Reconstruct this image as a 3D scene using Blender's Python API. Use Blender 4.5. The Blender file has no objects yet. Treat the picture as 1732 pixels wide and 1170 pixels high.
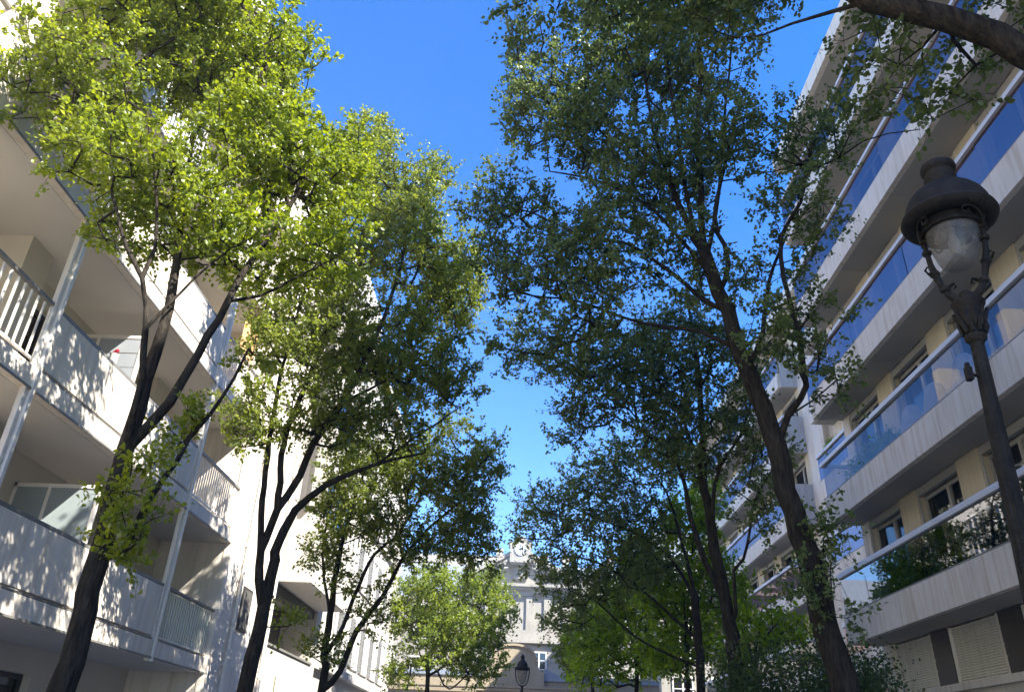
import bpy, math, random
import numpy as np
from mathutils import Vector, Matrix

sc = bpy.context.scene
C = sc.collection
PI = math.pi

# ------------------------------------------------------------------ camera
F = 1315.0                                   # focal length in photo pixels (photo 1732 x 1170)
def _axes():
    d = np.array([6, -705, -F], float); d /= np.linalg.norm(d)
    u = np.array([105, 2485, -F], float); u -= d * (u @ d); u /= np.linalg.norm(u)
    r = np.cross(d, u)
    return np.stack([r, d, u])
CAM = _axes()
CZ = 1.6                                     # eye height; everything is built relative to the eye, then lifted
cam_data = bpy.data.cameras.new("camera")
cam_data.sensor_width = 36.0
cam_data.lens = F / 1732.0 * 36.0
cam_data.clip_start = 0.05
cam_data.clip_end = 3000
cam = bpy.data.objects.new("camera", cam_data)
C.objects.link(cam)
cam.matrix_world = Matrix([list(CAM[i]) + [0.0] for i in range(3)] + [[0, 0, 0, 1]])
sc.camera = cam

# ------------------------------------------------------------------ light
SUN_EL = math.radians(42)
sv = Vector((0.80, -0.60)).normalized()      # towards the sun, in plan
SUN_DIR = Vector((sv.x * math.cos(SUN_EL), sv.y * math.cos(SUN_EL), math.sin(SUN_EL)))
world = bpy.data.worlds.new("World")
sc.world = world
world.use_nodes = True
wn = world.node_tree
wn.nodes.clear()
w_out = wn.nodes.new("ShaderNodeOutputWorld")
w_bg = wn.nodes.new("ShaderNodeBackground")
w_sky = wn.nodes.new("ShaderNodeTexSky")
w_sky.sky_type = 'NISHITA'
w_sky.sun_disc = False
w_sky.sun_elevation = SUN_EL
w_sky.sun_rotation = math.atan2(SUN_DIR.x, SUN_DIR.y)
w_sky.air_density = 1.0
w_sky.dust_density = 0.2
w_sky.ozone_density = 3.0
w_hs = wn.nodes.new("ShaderNodeHueSaturation")
w_hs.inputs["Saturation"].default_value = 1.36
w_hs.inputs["Value"].default_value = 0.80
w_hs.inputs["Hue"].default_value = 0.512
w_bg.inputs["Strength"].default_value = 0.15
wn.links.new(w_sky.outputs[0], w_hs.inputs["Color"])
wn.links.new(w_hs.outputs[0], w_bg.inputs[0])
wn.links.new(w_bg.outputs[0], w_out.inputs[0])
sun_data = bpy.data.lights.new("sun", 'SUN')
sun_data.energy = 4.6
sun_data.angle = math.radians(0.5)
sun_data.color = (1.0, 0.95, 0.86)
sun = bpy.data.objects.new("sun", sun_data)
C.objects.link(sun)
sun.location = (20, -15, 40)
sun.rotation_euler = (-SUN_DIR).to_track_quat('-Z', 'Y').to_euler()
sc.view_settings.view_transform = 'Standard'
sc.view_settings.look = 'None'
sc.view_settings.exposure = 1.9
sc.view_settings.gamma = 1
sc.view_settings.use_curve_mapping = False
sc.cycles.max_bounces = 8
sc.cycles.diffuse_bounces = 4
sc.cycles.transparent_max_bounces = 12
sc.cycles.use_adaptive_sampling = True

# ------------------------------------------------------------------ helpers
def ray(px, py):
    return CAM @ np.array([px - 866.0, -(py - 585.0), -F])
def at(px, py, Y):
    r = ray(px, py)
    return r * (Y / r[1])
def atx(px, py, X):
    r = ray(px, py)
    return r * (X / r[0])
def depth(p):
    return -float(CAM[:, 2] @ np.asarray(p))

def tag(o, label=None, cat=None, group=None, kind=None):
    if label: o["label"] = label
    if cat: o["category"] = cat
    if group: o["group"] = group
    if kind: o["kind"] = kind
    return o

def empty(name, loc, label, cat, group=None, parent=None):
    o = bpy.data.objects.new(name, None)
    o.empty_display_size = 0.3
    C.objects.link(o)
    o.location = loc
    o.parent = parent
    return tag(o, label, cat, group)

def wloc(o):
    v = Vector((0, 0, 0))
    while o is not None:
        v = v + o.location
        o = o.parent
    return v

def raw_mesh(name, verts, loops, starts, totals, mat, smooth=False, attr=None):
    me = bpy.data.meshes.new(name)
    me.vertices.add(len(verts))
    me.vertices.foreach_set("co", np.asarray(verts, np.float32).ravel())
    me.loops.add(len(loops))
    me.loops.foreach_set("vertex_index", np.asarray(loops, np.int32))
    me.polygons.add(len(starts))
    me.polygons.foreach_set("loop_start", np.asarray(starts, np.int32))
    me.polygons.foreach_set("loop_total", np.asarray(totals, np.int32))
    if smooth:
        me.polygons.foreach_set("use_smooth", np.ones(len(starts), bool))
    if attr is not None:
        a = me.attributes.new("tint", 'FLOAT', 'POINT')
        a.data.foreach_set("value", np.asarray(attr, np.float32))
    me.materials.append(mat)
    me.update(calc_edges=True)
    return me

class MB:
    """collects simple solids and links them as one mesh"""
    def __init__(s):
        s.v = []; s.f = []
    def box(s, x0, x1, y0, y1, z0, z1):
        if x0 > x1: x0, x1 = x1, x0
        if y0 > y1: y0, y1 = y1, y0
        if z0 > z1: z0, z1 = z1, z0
        n = len(s.v)
        s.v += [(x0,y0,z0),(x1,y0,z0),(x1,y1,z0),(x0,y1,z0),(x0,y0,z1),(x1,y0,z1),(x1,y1,z1),(x0,y1,z1)]
        for q in ((0,3,2,1),(4,5,6,7),(0,1,5,4),(1,2,6,5),(2,3,7,6),(3,0,4,7)):
            s.f.append(tuple(n + i for i in q))
        return s
    def prism(s, pts, axis, a, b):
        """polygon pts (2D) extruded along axis from a to b"""
        n = len(s.v); k = len(pts)
        def P(p, t):
            return {0: (t, p[0], p[1]), 1: (p[0], t, p[1]), 2: (p[0], p[1], t)}[axis]
        for p in pts: s.v.append(P(p, a))
        for p in pts: s.v.append(P(p, b))
        s.f.append(tuple(n + i for i in range(k)))
        s.f.append(tuple(n + k + i for i in reversed(range(k))))
        for i in range(k):
            j = (i + 1) % k
            s.f.append((n + i, n + k + i, n + k + j, n + j))
        return s
    def lathe(s, prof, c=(0, 0, 0), seg=24, flute=0.0, nfl=0, fz=None):
        n = len(s.v)
        for (r, z) in prof:
            for i in range(seg):
                a = 2 * PI * i / seg
                rr = r
                if flute and (fz is None or fz[0] <= z <= fz[1]):
                    rr = r * (1 - flute * (0.5 - 0.5 * math.cos(nfl * a)))
                s.v.append((c[0] + rr * math.cos(a), c[1] + rr * math.sin(a), c[2] + z))
        m = len(prof)
        for k in range(m - 1):
            for i in range(seg):
                j = (i + 1) % seg
                s.f.append((n + k*seg + i, n + k*seg + j, n + (k+1)*seg + j, n + (k+1)*seg + i))
        s.f.append(tuple(n + i for i in reversed(range(seg))))
        s.f.append(tuple(n + (m-1)*seg + i for i in range(seg)))
        return s
    def tube(s, pts, rad, seg=8):
        pts = [Vector(p) for p in pts]
        if not hasattr(rad, '__len__'): rad = [rad] * len(pts)
        n = len(s.v)
        for k, p in enumerate(pts):
            d = (pts[min(k+1, len(pts)-1)] - pts[max(k-1, 0)]).normalized()
            ref = Vector((0, 0, 1)) if abs(d.z) < 0.93 else Vector((0, 1, 0))
            u = d.cross(ref).normalized(); w = d.cross(u)
            for i in range(seg):
                a = 2 * PI * i / seg
                s.v.append(tuple(p + (u * math.cos(a) + w * math.sin(a)) * rad[k]))
        for k in range(len(pts) - 1):
            for i in range(seg):
                j = (i + 1) % seg
                s.f.append((n + k*seg + i, n + k*seg + j, n + (k+1)*seg + j, n + (k+1)*seg + i))
        s.f.append(tuple(n + i for i in reversed(range(seg))))
        s.f.append(tuple(n + (len(pts)-1)*seg + i for i in range(seg)))
        return s
    def build(s, name, mat, parent=None, smooth=False, local=False, origin=None, bevel=0.0):
        if not s.v: return None
        off = Vector((0, 0, 0)) if local else (wloc(parent) if parent else Vector((0, 0, 0)))
        if origin is not None: base = Vector(origin)
        elif local or parent is not None: base = off
        else:
            a = np.array(s.v); base = Vector((a[:,0].mean(), a[:,1].mean(), a[:,2].min()))
        me = bpy.data.meshes.new(name)
        me.from_pydata([tuple(Vector(v) - base) for v in s.v], [], s.f)
        me.materials.append(mat)
        if smooth:
            me.polygons.foreach_set("use_smooth", np.ones(len(me.polygons), bool))
            me.set_sharp_from_angle(angle=math.radians(40))
        me.update()
        o = bpy.data.objects.new(name, me)
        C.objects.link(o)
        o.parent = parent
        o.location = base - off
        if bevel:
            m = o.modifiers.new("bevel", 'BEVEL'); m.width = bevel; m.segments = 2; m.limit_method = 'ANGLE'
        return o

# ------------------------------------------------------------------ materials
def new_mat(name):
    m = bpy.data.materials.new(name); m.use_nodes = True
    nt = m.node_tree; nt.nodes.clear()
    out = nt.nodes.new("ShaderNodeOutputMaterial")
    return m, nt, out
def N(nt, t, **kw):
    n = nt.nodes.new(t)
    for k, v in kw.items():
        if k in n.inputs: n.inputs[k].default_value = v
        else: setattr(n, k, v)
    return n
def L(nt, a, b): nt.links.new(a, b)

def surf(name, col, rough=0.7, var=0.15, scale=1.5, stretch=(1, 1, 1), col2=None, bump=0.0, bscale=30, spec=0.4, streak=None, metallic=0.0):
    """matt surface with cloudy variation between col and col2 and optional vertical streaks of grime"""
    m, nt, out = new_mat(name)
    b = N(nt, "ShaderNodeBsdfPrincipled")
    b.inputs["Roughness"].default_value = rough
    b.inputs["Specular IOR Level"].default_value = spec
    b.inputs["Metallic"].default_value = metallic
    tc = N(nt, "ShaderNodeNewGeometry")
    mp = N(nt, "ShaderNodeMapping"); mp.inputs["Scale"].default_value = stretch
    L(nt, tc.outputs["Position"], mp.inputs["Vector"])
    no = N(nt, "ShaderNodeTexNoise", Scale=scale, Detail=6.0, Roughness=0.6)
    L(nt, mp.outputs[0], no.inputs["Vector"])
    rp = N(nt, "ShaderNodeValToRGB")
    c2 = col2 if col2 else tuple(c * (1 - var) for c in col)
    rp.color_ramp.elements[0].position = 0.35; rp.color_ramp.elements[0].color = (*c2, 1)
    rp.color_ramp.elements[1].position = 0.65; rp.color_ramp.elements[1].color = (*col, 1)
    L(nt, no.outputs[0], rp.inputs[0])
    last = rp.outputs[0]
    if streak:
        mp2 = N(nt, "ShaderNodeMapping"); mp2.inputs["Scale"].default_value = (5.0, 5.0, 0.35)
        L(nt, tc.outputs["Position"], mp2.inputs["Vector"])
        n2 = N(nt, "ShaderNodeTexNoise", Scale=1.6, Detail=5.0, Roughness=0.65)
        L(nt, mp2.outputs[0], n2.inputs["Vector"])
        r2 = N(nt, "ShaderNodeValToRGB")
        r2.color_ramp.elements[0].position = 0.45; r2.color_ramp.elements[0].color = (0, 0, 0, 1)
        r2.color_ramp.elements[1].position = 0.72; r2.color_ramp.elements[1].color = (1, 1, 1, 1)
        L(nt, n2.outputs[0], r2.inputs[0])
        mx = N(nt, "ShaderNodeMix", data_type='RGBA', blend_type='MULTIPLY')
        L(nt, r2.outputs[0], mx.inputs[0]); L(nt, last, mx.inputs[6])
        mx.inputs[7].default_value = (*streak, 1)
        last = mx.outputs[2]
    L(nt, last, b.inputs["Base Color"])
    if bump:
        n3 = N(nt, "ShaderNodeTexNoise", Scale=bscale, Detail=4.0)
        L(nt, tc.outputs["Position"], n3.inputs["Vector"])
        bp = N(nt, "ShaderNodeBump", Strength=bump, Distance=0.02)
        L(nt, n3.outputs[0], bp.inputs["Height"]); L(nt, bp.outputs[0], b.inputs["Normal"])
    L(nt, b.outputs[0], out.inputs[0])
    return m

def leaf_mat(name, dark, light, trans=0.45, gloss=0.018):
    m, nt, out = new_mat(name)
    at_ = N(nt, "ShaderNodeAttribute", attribute_name="tint")
    rp = N(nt, "ShaderNodeValToRGB")
    rp.color_ramp.elements[0].color = (*dark, 1); rp.color_ramp.elements[1].color = (*light, 1)
    L(nt, at_.outputs["Fac"], rp.inputs[0])
    d = N(nt, "ShaderNodeBsdfDiffuse"); L(nt, rp.outputs[0], d.inputs[0])
    hs = N(nt, "ShaderNodeHueSaturation"); hs.inputs["Hue"].default_value = 0.485
    hs.inputs["Saturation"].default_value = 1.15; hs.inputs["Value"].default_value = 1.9
    L(nt, rp.outputs[0], hs.inputs["Color"])
    t = N(nt, "ShaderNodeBsdfTranslucent"); L(nt, hs.outputs[0], t.inputs[0])
    mx = N(nt, "ShaderNodeMixShader"); mx.inputs[0].default_value = trans
    L(nt, d.outputs[0], mx.inputs[1]); L(nt, t.outputs[0], mx.inputs[2])
    g = N(nt, "ShaderNodeBsdfGlossy"); g.inputs["Roughness"].default_value = 0.55
    g.inputs["Color"].default_value = (0.8, 0.85, 0.8, 1)
    fr = N(nt, "ShaderNodeFresnel", IOR=1.38)
    ml = N(nt, "ShaderNodeMath", operation='MULTIPLY'); ml.inputs[1].default_value = gloss / 0.12
    L(nt, fr.outputs[0], ml.inputs[0])
    m2 = N(nt, "ShaderNodeMixShader"); L(nt, ml.outputs[0], m2.inputs[0])
    L(nt, mx.outputs[0], m2.inputs[1]); L(nt, g.outputs[0], m2.inputs[2])
    L(nt, m2.outputs[0], out.inputs[0])
    return m

def bark_mat(name, dark, light):
    m, nt, out = new_mat(name)
    b = N(nt, "ShaderNodeBsdfPrincipled"); b.inputs["Roughness"].default_value = 0.9
    b.inputs["Specular IOR Level"].default_value = 0.15
    g = N(nt, "ShaderNodeNewGeometry")
    mp = N(nt, "ShaderNodeMapping"); mp.inputs["Scale"].default_value = (26, 26, 5)
    L(nt, g.outputs["Position"], mp.inputs["Vector"])
    n1 = N(nt, "ShaderNodeTexNoise", Scale=1.0, Detail=6.0, Roughness=0.65); L(nt, mp.outputs[0], n1.inputs["Vector"])
    v = N(nt, "ShaderNodeTexVoronoi", Scale=1.0, feature='DISTANCE_TO_EDGE')
    mp3 = N(nt, "ShaderNodeMapping"); mp3.inputs["Scale"].default_value = (38, 38, 9)
    L(nt, g.outputs["Position"], mp3.inputs["Vector"]); L(nt, mp3.outputs[0], v.inputs["Vector"])
    rp = N(nt, "ShaderNodeValToRGB")
    rp.color_ramp.elements[0].position = 0.35; rp.color_ramp.elements[0].color = (*dark, 1)
    rp.color_ramp.elements[1].position = 0.68; rp.color_ramp.elements[1].color = (*light, 1)
    L(nt, n1.outputs[0], rp.inputs[0]); L(nt, rp.outputs[0], b.inputs["Base Color"])
    ad = N(nt, "ShaderNodeMath", operation='ADD'); L(nt, n1.outputs[0], ad.inputs[0]); L(nt, v.outputs[0], ad.inputs[1])
    bp = N(nt, "ShaderNodeBump", Strength=0.9, Distance=0.02)
    L(nt, ad.outputs[0], bp.inputs["Height"]); L(nt, bp.outputs[0], b.inputs["Normal"])
    L(nt, b.outputs[0], out.inputs[0])
    return m

def glass_mat(name, tint, refl, through, rough=0.02, hi=0.95):
    """coated glass: tinted see-through part plus mirror part that grows at grazing angles"""
    m, nt, out = new_mat(name)
    tr = N(nt, "ShaderNodeBsdfTransparent"); tr.inputs[0].default_value = (*through, 1)
    gl = N(nt, "ShaderNodeBsdfGlossy"); gl.inputs["Roughness"].default_value = rough
    gl.inputs["Color"].default_value = (*tint, 1)
    lw = N(nt, "ShaderNodeFresnel", IOR=1.5)
    mp = N(nt, "ShaderNodeMapRange"); mp.inputs["From Min"].default_value = 0.04; mp.inputs["From Max"].default_value = 0.6
    mp.inputs["To Min"].default_value = refl; mp.inputs["To Max"].default_value = hi
    L(nt, lw.outputs[0], mp.inputs["Value"])
    mx = N(nt, "ShaderNodeMixShader"); L(nt, mp.outputs[0], mx.inputs[0])
    L(nt, tr.outputs[0], mx.inputs[1]); L(nt, gl.outputs[0], mx.inputs[2]); L(nt, mx.outputs[0], out.inputs[0])
    return m

M = {
 'render':  surf('white render', (0.82, 0.75, 0.65), 0.85, 0.1, 0.8, col2=(0.76, 0.685, 0.585), bump=0.15, bscale=60, streak=(0.80, 0.77, 0.72)),
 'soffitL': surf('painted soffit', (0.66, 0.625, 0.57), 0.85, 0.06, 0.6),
 'wallL':   surf('beige render', (0.62, 0.57, 0.48), 0.85, 0.06, 0.8, bump=0.1),
 'whitemetal': surf('white painted metal', (0.78, 0.73, 0.66), 0.4, 0.05, 4),
 'greymetal': surf('grey metal', (0.20, 0.19, 0.17), 0.45, 0.15, 4),
 'stone':   surf('travertine facing', (0.80, 0.74, 0.65), 0.75, 0.1, 1.3, col2=(0.71, 0.65, 0.56), bump=0.12, bscale=45, streak=(0.74, 0.67, 0.57)),
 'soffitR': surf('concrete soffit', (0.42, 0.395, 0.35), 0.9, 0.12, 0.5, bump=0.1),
 'cream':   surf('cream render', (0.66, 0.58, 0.42), 0.85, 0.08, 0.9, bump=0.1, streak=(0.88, 0.85, 0.8)),
 'rail':    surf('anodised handrail', (0.70, 0.70, 0.71), 0.38, 0.08, 3, stretch=(1, 0.3, 3)),
 'darkframe': surf('dark bronze frame', (0.05, 0.045, 0.04), 0.5, 0.2, 5),
 'lightframe': surf('light window frame', (0.46, 0.44, 0.40), 0.55, 0.1, 5),
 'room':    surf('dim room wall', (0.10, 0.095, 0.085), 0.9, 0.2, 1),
 'curtain': surf('net curtain', (0.34, 0.33, 0.30), 0.9, 0.3, 2, stretch=(1, 14, 0.2)),
 'shutter': surf('roller shutter slats', (0.86, 0.83, 0.76), 0.6, 0.1, 2, streak=(0.85, 0.82, 0.78)),
 'darktile': surf('dark brown cladding', (0.075, 0.066, 0.058), 0.45, 0.3, 2.2),
 'iron':    surf('weathered cast iron', (0.014, 0.013, 0.012), 0.6, 0.4, 14, col2=(0.034, 0.030, 0.025), bump=0.5, bscale=90, spec=0.22),
 'pavilion': surf('weathered cream limestone', (0.36, 0.34, 0.295), 0.85, 0.15, 1.2, bump=0.15, streak=(0.82, 0.78, 0.70)),
 'hausstone': surf('pale limestone', (0.66, 0.62, 0.54), 0.85, 0.1, 0.7, bump=0.1, streak=(0.86, 0.83, 0.78)),
 'tanstone': surf('tan limestone', (0.36, 0.30, 0.21), 0.85, 0.12, 0.6, bump=0.1, streak=(0.85, 0.82, 0.78)),
 'zinc':    surf('zinc roof', (0.24, 0.28, 0.34), 0.45, 0.15, 2, stretch=(3, 1, 0.4)),
 'ground':  surf('pale paving', (0.46, 0.43, 0.39), 0.9, 0.2, 0.8, bump=0.2),
 'terracotta': surf('terracotta', (0.42, 0.12, 0.06), 0.8, 0.2, 5),
 'orange':  surf('orange cloth', (0.62, 0.36, 0.17), 0.9, 0.1, 5),
 'cloth':   surf('grey canvas', (0.48, 0.48, 0.47), 0.9, 0.15, 6),
 'cover': surf('pale chair cover', (0.72, 0.71, 0.69), 0.9, 0.15, 6),
 'housewhite': surf('sunlit pale render', (0.50, 0.475, 0.43), 0.85, 0.12, 0.9, bump=0.12, streak=(0.8, 0.77, 0.72)),
 'slate': surf('grey painted wood', (0.20, 0.20, 0.19), 0.7, 0.15, 4),
 'redpaint': surf('red petals', (0.55, 0.03, 0.05), 0.6, 0.2, 9),
 'clockface': surf('enamel clock face', (0.62, 0.66, 0.72), 0.35, 0.04, 3),
 'black':   surf('black enamel', (0.02, 0.02, 0.03), 0.4, 0.1, 3),
 'blueglass': glass_mat('coated blue balcony glass', (0.36, 0.27, 0.29), 0.38, (0.42, 0.42, 0.44), hi=0.8),
 'midglass': glass_mat('lightly coated balcony glass', (0.36, 0.33, 0.35), 0.10, (0.66, 0.66, 0.66), hi=0.30),
 'smoked':  glass_mat('smoked balcony glass', (0.50, 0.49, 0.48), 0.16, (0.34, 0.33, 0.30), hi=0.62),
 'winglass': glass_mat('window glass', (0.6, 0.6, 0.6), 0.06, (0.60, 0.60, 0.58), hi=0.5),
 'darkglass': glass_mat('distant window glass', (0.7, 0.75, 0.8), 0.12, (0.12, 0.12, 0.12)),
 'frost':   surf('frosted screen glass', (0.30, 0.34, 0.34), 0.25, 0.1, 1.2, spec=0.6),
 'teal':    surf('teal balcony pane', (0.10, 0.22, 0.21), 0.3, 0.2, 1.2, spec=0.6),
 'greenpane': surf('pale green pane', (0.42, 0.50, 0.36), 0.25, 0.1, 0.7, spec=0.6),
 'bark':    bark_mat('pear bark', (0.012, 0.010, 0.008), (0.060, 0.050, 0.038)),
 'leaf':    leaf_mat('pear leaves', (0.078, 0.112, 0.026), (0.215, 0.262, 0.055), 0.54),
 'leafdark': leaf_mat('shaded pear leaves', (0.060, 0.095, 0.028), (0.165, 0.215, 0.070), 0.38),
 'leafsunlit': leaf_mat('sunlit pear leaves', (0.110, 0.160, 0.024), (0.262, 0.318, 0.048), 0.52),  # sunlit counterpart to the shaded copy; the light is put into the colour
 'leafgold': leaf_mat('golden leaves', (0.100, 0.155, 0.030), (0.260, 0.320, 0.055), 0.5),
 'leafmaple': leaf_mat('maple leaves', (0.095, 0.175, 0.016), (0.250, 0.380, 0.036), 0.52),
 'leafhedge': leaf_mat('shrub leaves', (0.032, 0.062, 0.020), (0.085, 0.125, 0.040), 0.3),
}
def globe_mat():
    m, nt, out = new_mat('dusty lamp glass')
    tr = N(nt, "ShaderNodeBsdfTransparent"); tr.inputs[0].default_value = (0.72, 0.72, 0.70, 1)
    d = N(nt, "ShaderNodeBsdfPrincipled"); d.inputs["Base Color"].default_value = (0.30, 0.29, 0.27, 1); d.inputs["Roughness"].default_value = 0.12
    g = N(nt, "ShaderNodeNewGeometry")
    n = N(nt, "ShaderNodeTexNoise", Scale=22.0, Detail=6.0, Roughness=0.7); L(nt, g.outputs["Position"], n.inputs["Vector"])
    mr = N(nt, "ShaderNodeMapRange"); mr.inputs["From Min"].default_value = 0.35; mr.inputs["From Max"].default_value = 0.75
    mr.inputs["To Min"].default_value = 0.22; mr.inputs["To Max"].default_value = 0.60
    L(nt, n.outputs[0], mr.inputs["Value"])
    mx = N(nt, "ShaderNodeMixShader"); L(nt, mr.outputs[0], mx.inputs[0])
    L(nt, tr.outputs[0], mx.inputs[1]); L(nt, d.outputs[0], mx.inputs[2]); L(nt, mx.outputs[0], out.inputs[0])
    return m
M['globe'] = globe_mat()

GZ = -CZ                                                   # ground level relative to the eye

# ------------------------------------------------------------------ ground
g = MB(); g.box(-900, 900, -900, 900, GZ - 0.2, GZ)
tag(g.build('ground', M['ground'], origin=(0, 0, GZ)), kind='structure')
g = MB(); g.box(-2.6, 2.2, -40, 46, GZ + 0.004, GZ + 0.03)
tag(g.build('path', surf('worn paving', (0.30, 0.285, 0.26), 0.9, 0.2, 3, bump=0.3), origin=(0, 0, GZ)), kind='structure')

FH = 2.775
# ------------------------------------------------------------------ right apartment building
RB = empty('apartment_building', (9.5, 15, GZ), 'long stone-faced apartment building on the right with blue glass balconies on every floor', 'building')
XR, WR = 7.5, 8.28
def slabz(k): return 2.655 + FH * k
NK = 5
YN = -14.0
def wins(y_end, first, period=2.5, width=1.72, stop=YN):
    out = []; y = first
    while y - width > stop:
        out.append((y - width, y)); y -= period
    return out
def right_window(y0, y1, z0, z1, xw, parent, curtain):
    """recessed window between two piers; xw is the wall face"""
    f = MB()
    xf = xw + 0.18
    f.box(xf, xf + 0.07, y0, y0 + 0.07, z0, z1 - 0.16); f.box(xf, xf + 0.07, y1 - 0.07, y1, z0, z1 - 0.16)
    f.box(xf - 0.01, xf + 0.08, y0 + 0.07, y1 - 0.07, z1 - 0.24, z1 - 0.16)
    ym = y0 + (y1 - y0) * 0.42
    f.box(xf - 0.03, xf + 0.06, ym - 0.05, ym + 0.05, z0, z1 - 0.24)
    f.box(xf - 0.02, xf + 0.06, y0 + 0.07, ym - 0.05, z0, z0 + 0.09)
    f.box(xf - 0.02, xf + 0.06, ym + 0.05, y1 - 0.07, z0, z0 + 0.09)
    fo = f.build('window', M['lightframe'], parent, origin=(xf, (y0 + y1) / 2, z0))
    MB().box(xf + 0.02, xf + 0.03, y0 + 0.07, y1 - 0.07, z0 + 0.09, z1 - 0.24).build('pane', M['winglass'], fo)
    MB().box(xw + 0.02, xw + 0.12, y0, y1, z1 - 0.16, z1).box(xw + 0.02, xw + 0.05, y0, y0 + 0.05, z0, z1 - 0.16).box(xw + 0.02, xw + 0.05, y1 - 0.05, y1, z0, z1 - 0.16).build('blind_box', M['lightframe'], fo)
    if curtain:
        c = MB(); n = 60
        a, b = (y0 + 0.1, y1 - 0.1) if curtain == 1 else (ym, y1 - 0.1)
        xs = [(xf + 0.16 + 0.025 * math.sin(i * 1.3) + 0.01 * math.sin(i * 0.37), a + (b - a) * i / n) for i in range(n + 1)]
        for i in range(n):
            k = len(c.v)
            c.v += [(xs[i][0], xs[i][1], z0), (xs[i+1][0], xs[i+1][1], z0), (xs[i+1][0], xs[i+1][1], z1 - 0.2), (xs[i][0], xs[i][1], z1 - 0.2)]
            c.f.append((k, k+1, k+2, k+3))
        c.build('curtain', M['curtain'], fo)

def right_balcony(y0, y1, xf, xw, k, parent, glass, endpanel, joints=2.9, upst=0.625, far_end=False):
    z = slabz(k)
    b = MB()
    y = y1
    b.box(xf + 0.02, xw + 0.3, y0 + .02, y1 - 0.02, z + 0.015, z + 0.2)          # core
    ys = [y1]
    while ys[-1] - joints > y0: ys.append(ys[-1] - joints)
    ys.append(y0)
    for a, c in zip(ys[1:], ys[:-1]):
        b.box(xf, xf + 0.12, a + 0.006, c - 0.006, z, z + upst)                  # facing stone
    b.box(xf + 0.12, xw, y1 - 0.12, y1 - 0.006, z, z + upst)
    if far_end: b.box(xf + 0.12, xw, y0 + 0.006, y0 + 0.12, z, z + upst)
    bal = b.build('balcony', M['stone'], parent, origin=(xf, (y0 + y1) / 2, z))
    s = MB()
    for a, c in zip(ys[1:], ys[:-1]):
        s.box(xf + 0.124, xw - 0.004, a + 0.008, c - 0.008, z - 0.004, z + 0.014)
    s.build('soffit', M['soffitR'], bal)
    # channel, glass, rail
    t = MB(); t.box(xf + 0.01, xf + 0.09, y0, y1, z + upst + 0.003, z + upst + 0.035)
    t.build('glass_channel', M['greymetal'], bal)
    gmb = MB(); yy = y1 - 0.02
    rng = random.Random(k * 7 + int(y1))
    while yy - 0.3 > y0:
        w = min(1.45, yy - y0)
        o = rng.uniform(-0.006, 0.006)
        x0 = xf + 0.045 + o; tw = rng.uniform(-0.006, 0.006)
        n = len(gmb.v)
        za, zb = z + upst + 0.035, z + 1.46
        gmb.v += [(x0, yy - w + 0.006, za), (x0 + tw, yy, za), (x0 + tw, yy, zb), (x0, yy - w + 0.006, zb)]
        gmb.f.append((n, n+1, n+2, n+3))
        yy -= w
    n = len(gmb.v)
    gmb.v += [(xf + 0.05, y1 - 0.03, z + upst + .035), (xw, y1 - 0.03, z + upst + .035), (xw, y1 - 0.03, z + 1.46), (xf + 0.05, y1 - 0.03, z + 1.46)]
    gmb.f.append((n, n+1, n+2, n+3))
    gmb.build('glass_panel', glass, bal)
    h = MB(); h.box(xf - 0.02, xf + 0.10, y0, y1 + 0.01, z + 1.45, z + 1.54)
    h.box(xf + 0.005, xf + 0.075, y0, y1, z + 1.54, z + 1.575)
    h.box(xf + 0.10, xw, y1 - 0.06, y1 + 0.01, z + 1.45, z + 1.54)
    h.build('handrail', M['rail'], bal, bevel=0.008)
    if endpanel:
        MB().box(xf + 0.13, xw, y0 - 0.06, y0 - 0.01, z - 0.001, z + 1.5).build('end_panel', surf('grey end panel', (0.46, 0.46, 0.45), 0.8, 0.1, 1.5, streak=(0.8, 0.78, 0.75)) if 'endp' not in M else M['endp'], bal)
    return bal

M['endp'] = surf('grey end panel', (0.50, 0.50, 0.50), 0.8, 0.1, 1.5, streak=(0.8, 0.78, 0.75))
W1 = wins(19, 18.52)
Y1E = 18.92
# block one: piers and walls per floor
body = MB()
body.box(9.6, 20, YN, Y1E - 0.01, GZ, slabz(5) + 0.5)                              # mass behind the rooms
body.box(WR, WR + 0.3, W1[0][1], Y1E, GZ, slabz(5))                               # corner pier
body.box(WR + 0.3, 11, Y1E - 0.25, Y1E, GZ, slabz(5))                             # end wall
for k in range(0, 6):
    body.box(WR + 0.3, 9.6, YN, Y1E - 0.25, slabz(k) + 0.015, slabz(k) + 0.2)
body.build('wall', M['stone'], RB)
for i in range(len(W1)):
    top = W1[i][0]; bot = W1[i+1][1] if i + 1 < len(W1) else YN
    for k in range(5):
        if top > 3: MB().box(WR, WR + 0.45, bot, top, slabz(k) + 0.2, slabz(k+1) - 0.004).build('cream_pier', M['cream'], RB)
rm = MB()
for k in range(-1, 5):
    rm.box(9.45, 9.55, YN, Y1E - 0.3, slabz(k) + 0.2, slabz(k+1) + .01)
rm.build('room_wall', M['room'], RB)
rg = random.Random(3)
for k in range(5):
    for i, (a, b) in enumerate(W1):
        if b < 2: break
        right_window(a, b, slabz(k) + 0.2, slabz(k+1) - 0.01, WR, RB, rg.choice((1, 1, 2, 2, 0)))
for k in range(5):
    right_balcony(YN, Y1E - 0.03, XR, WR, k, RB, (M['smoked'], M['midglass'])[k] if k < 2 else M['blueglass'], False, joints=[2.87, 2.87, 3.4, 2.87, 2.87][k])
rf = MB(); z = slabz(5)
rf.box(XR + 0.02, 20, YN, Y1E - 0.05, z + 0.015, z + 0.3)
rf.box(XR, XR + 0.15, YN, Y1E - 0.03, z, z + 0.50)
rf.box(XR + 0.15, 11, Y1E - 0.16, Y1E - 0.03, z, z + 0.50)
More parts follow.
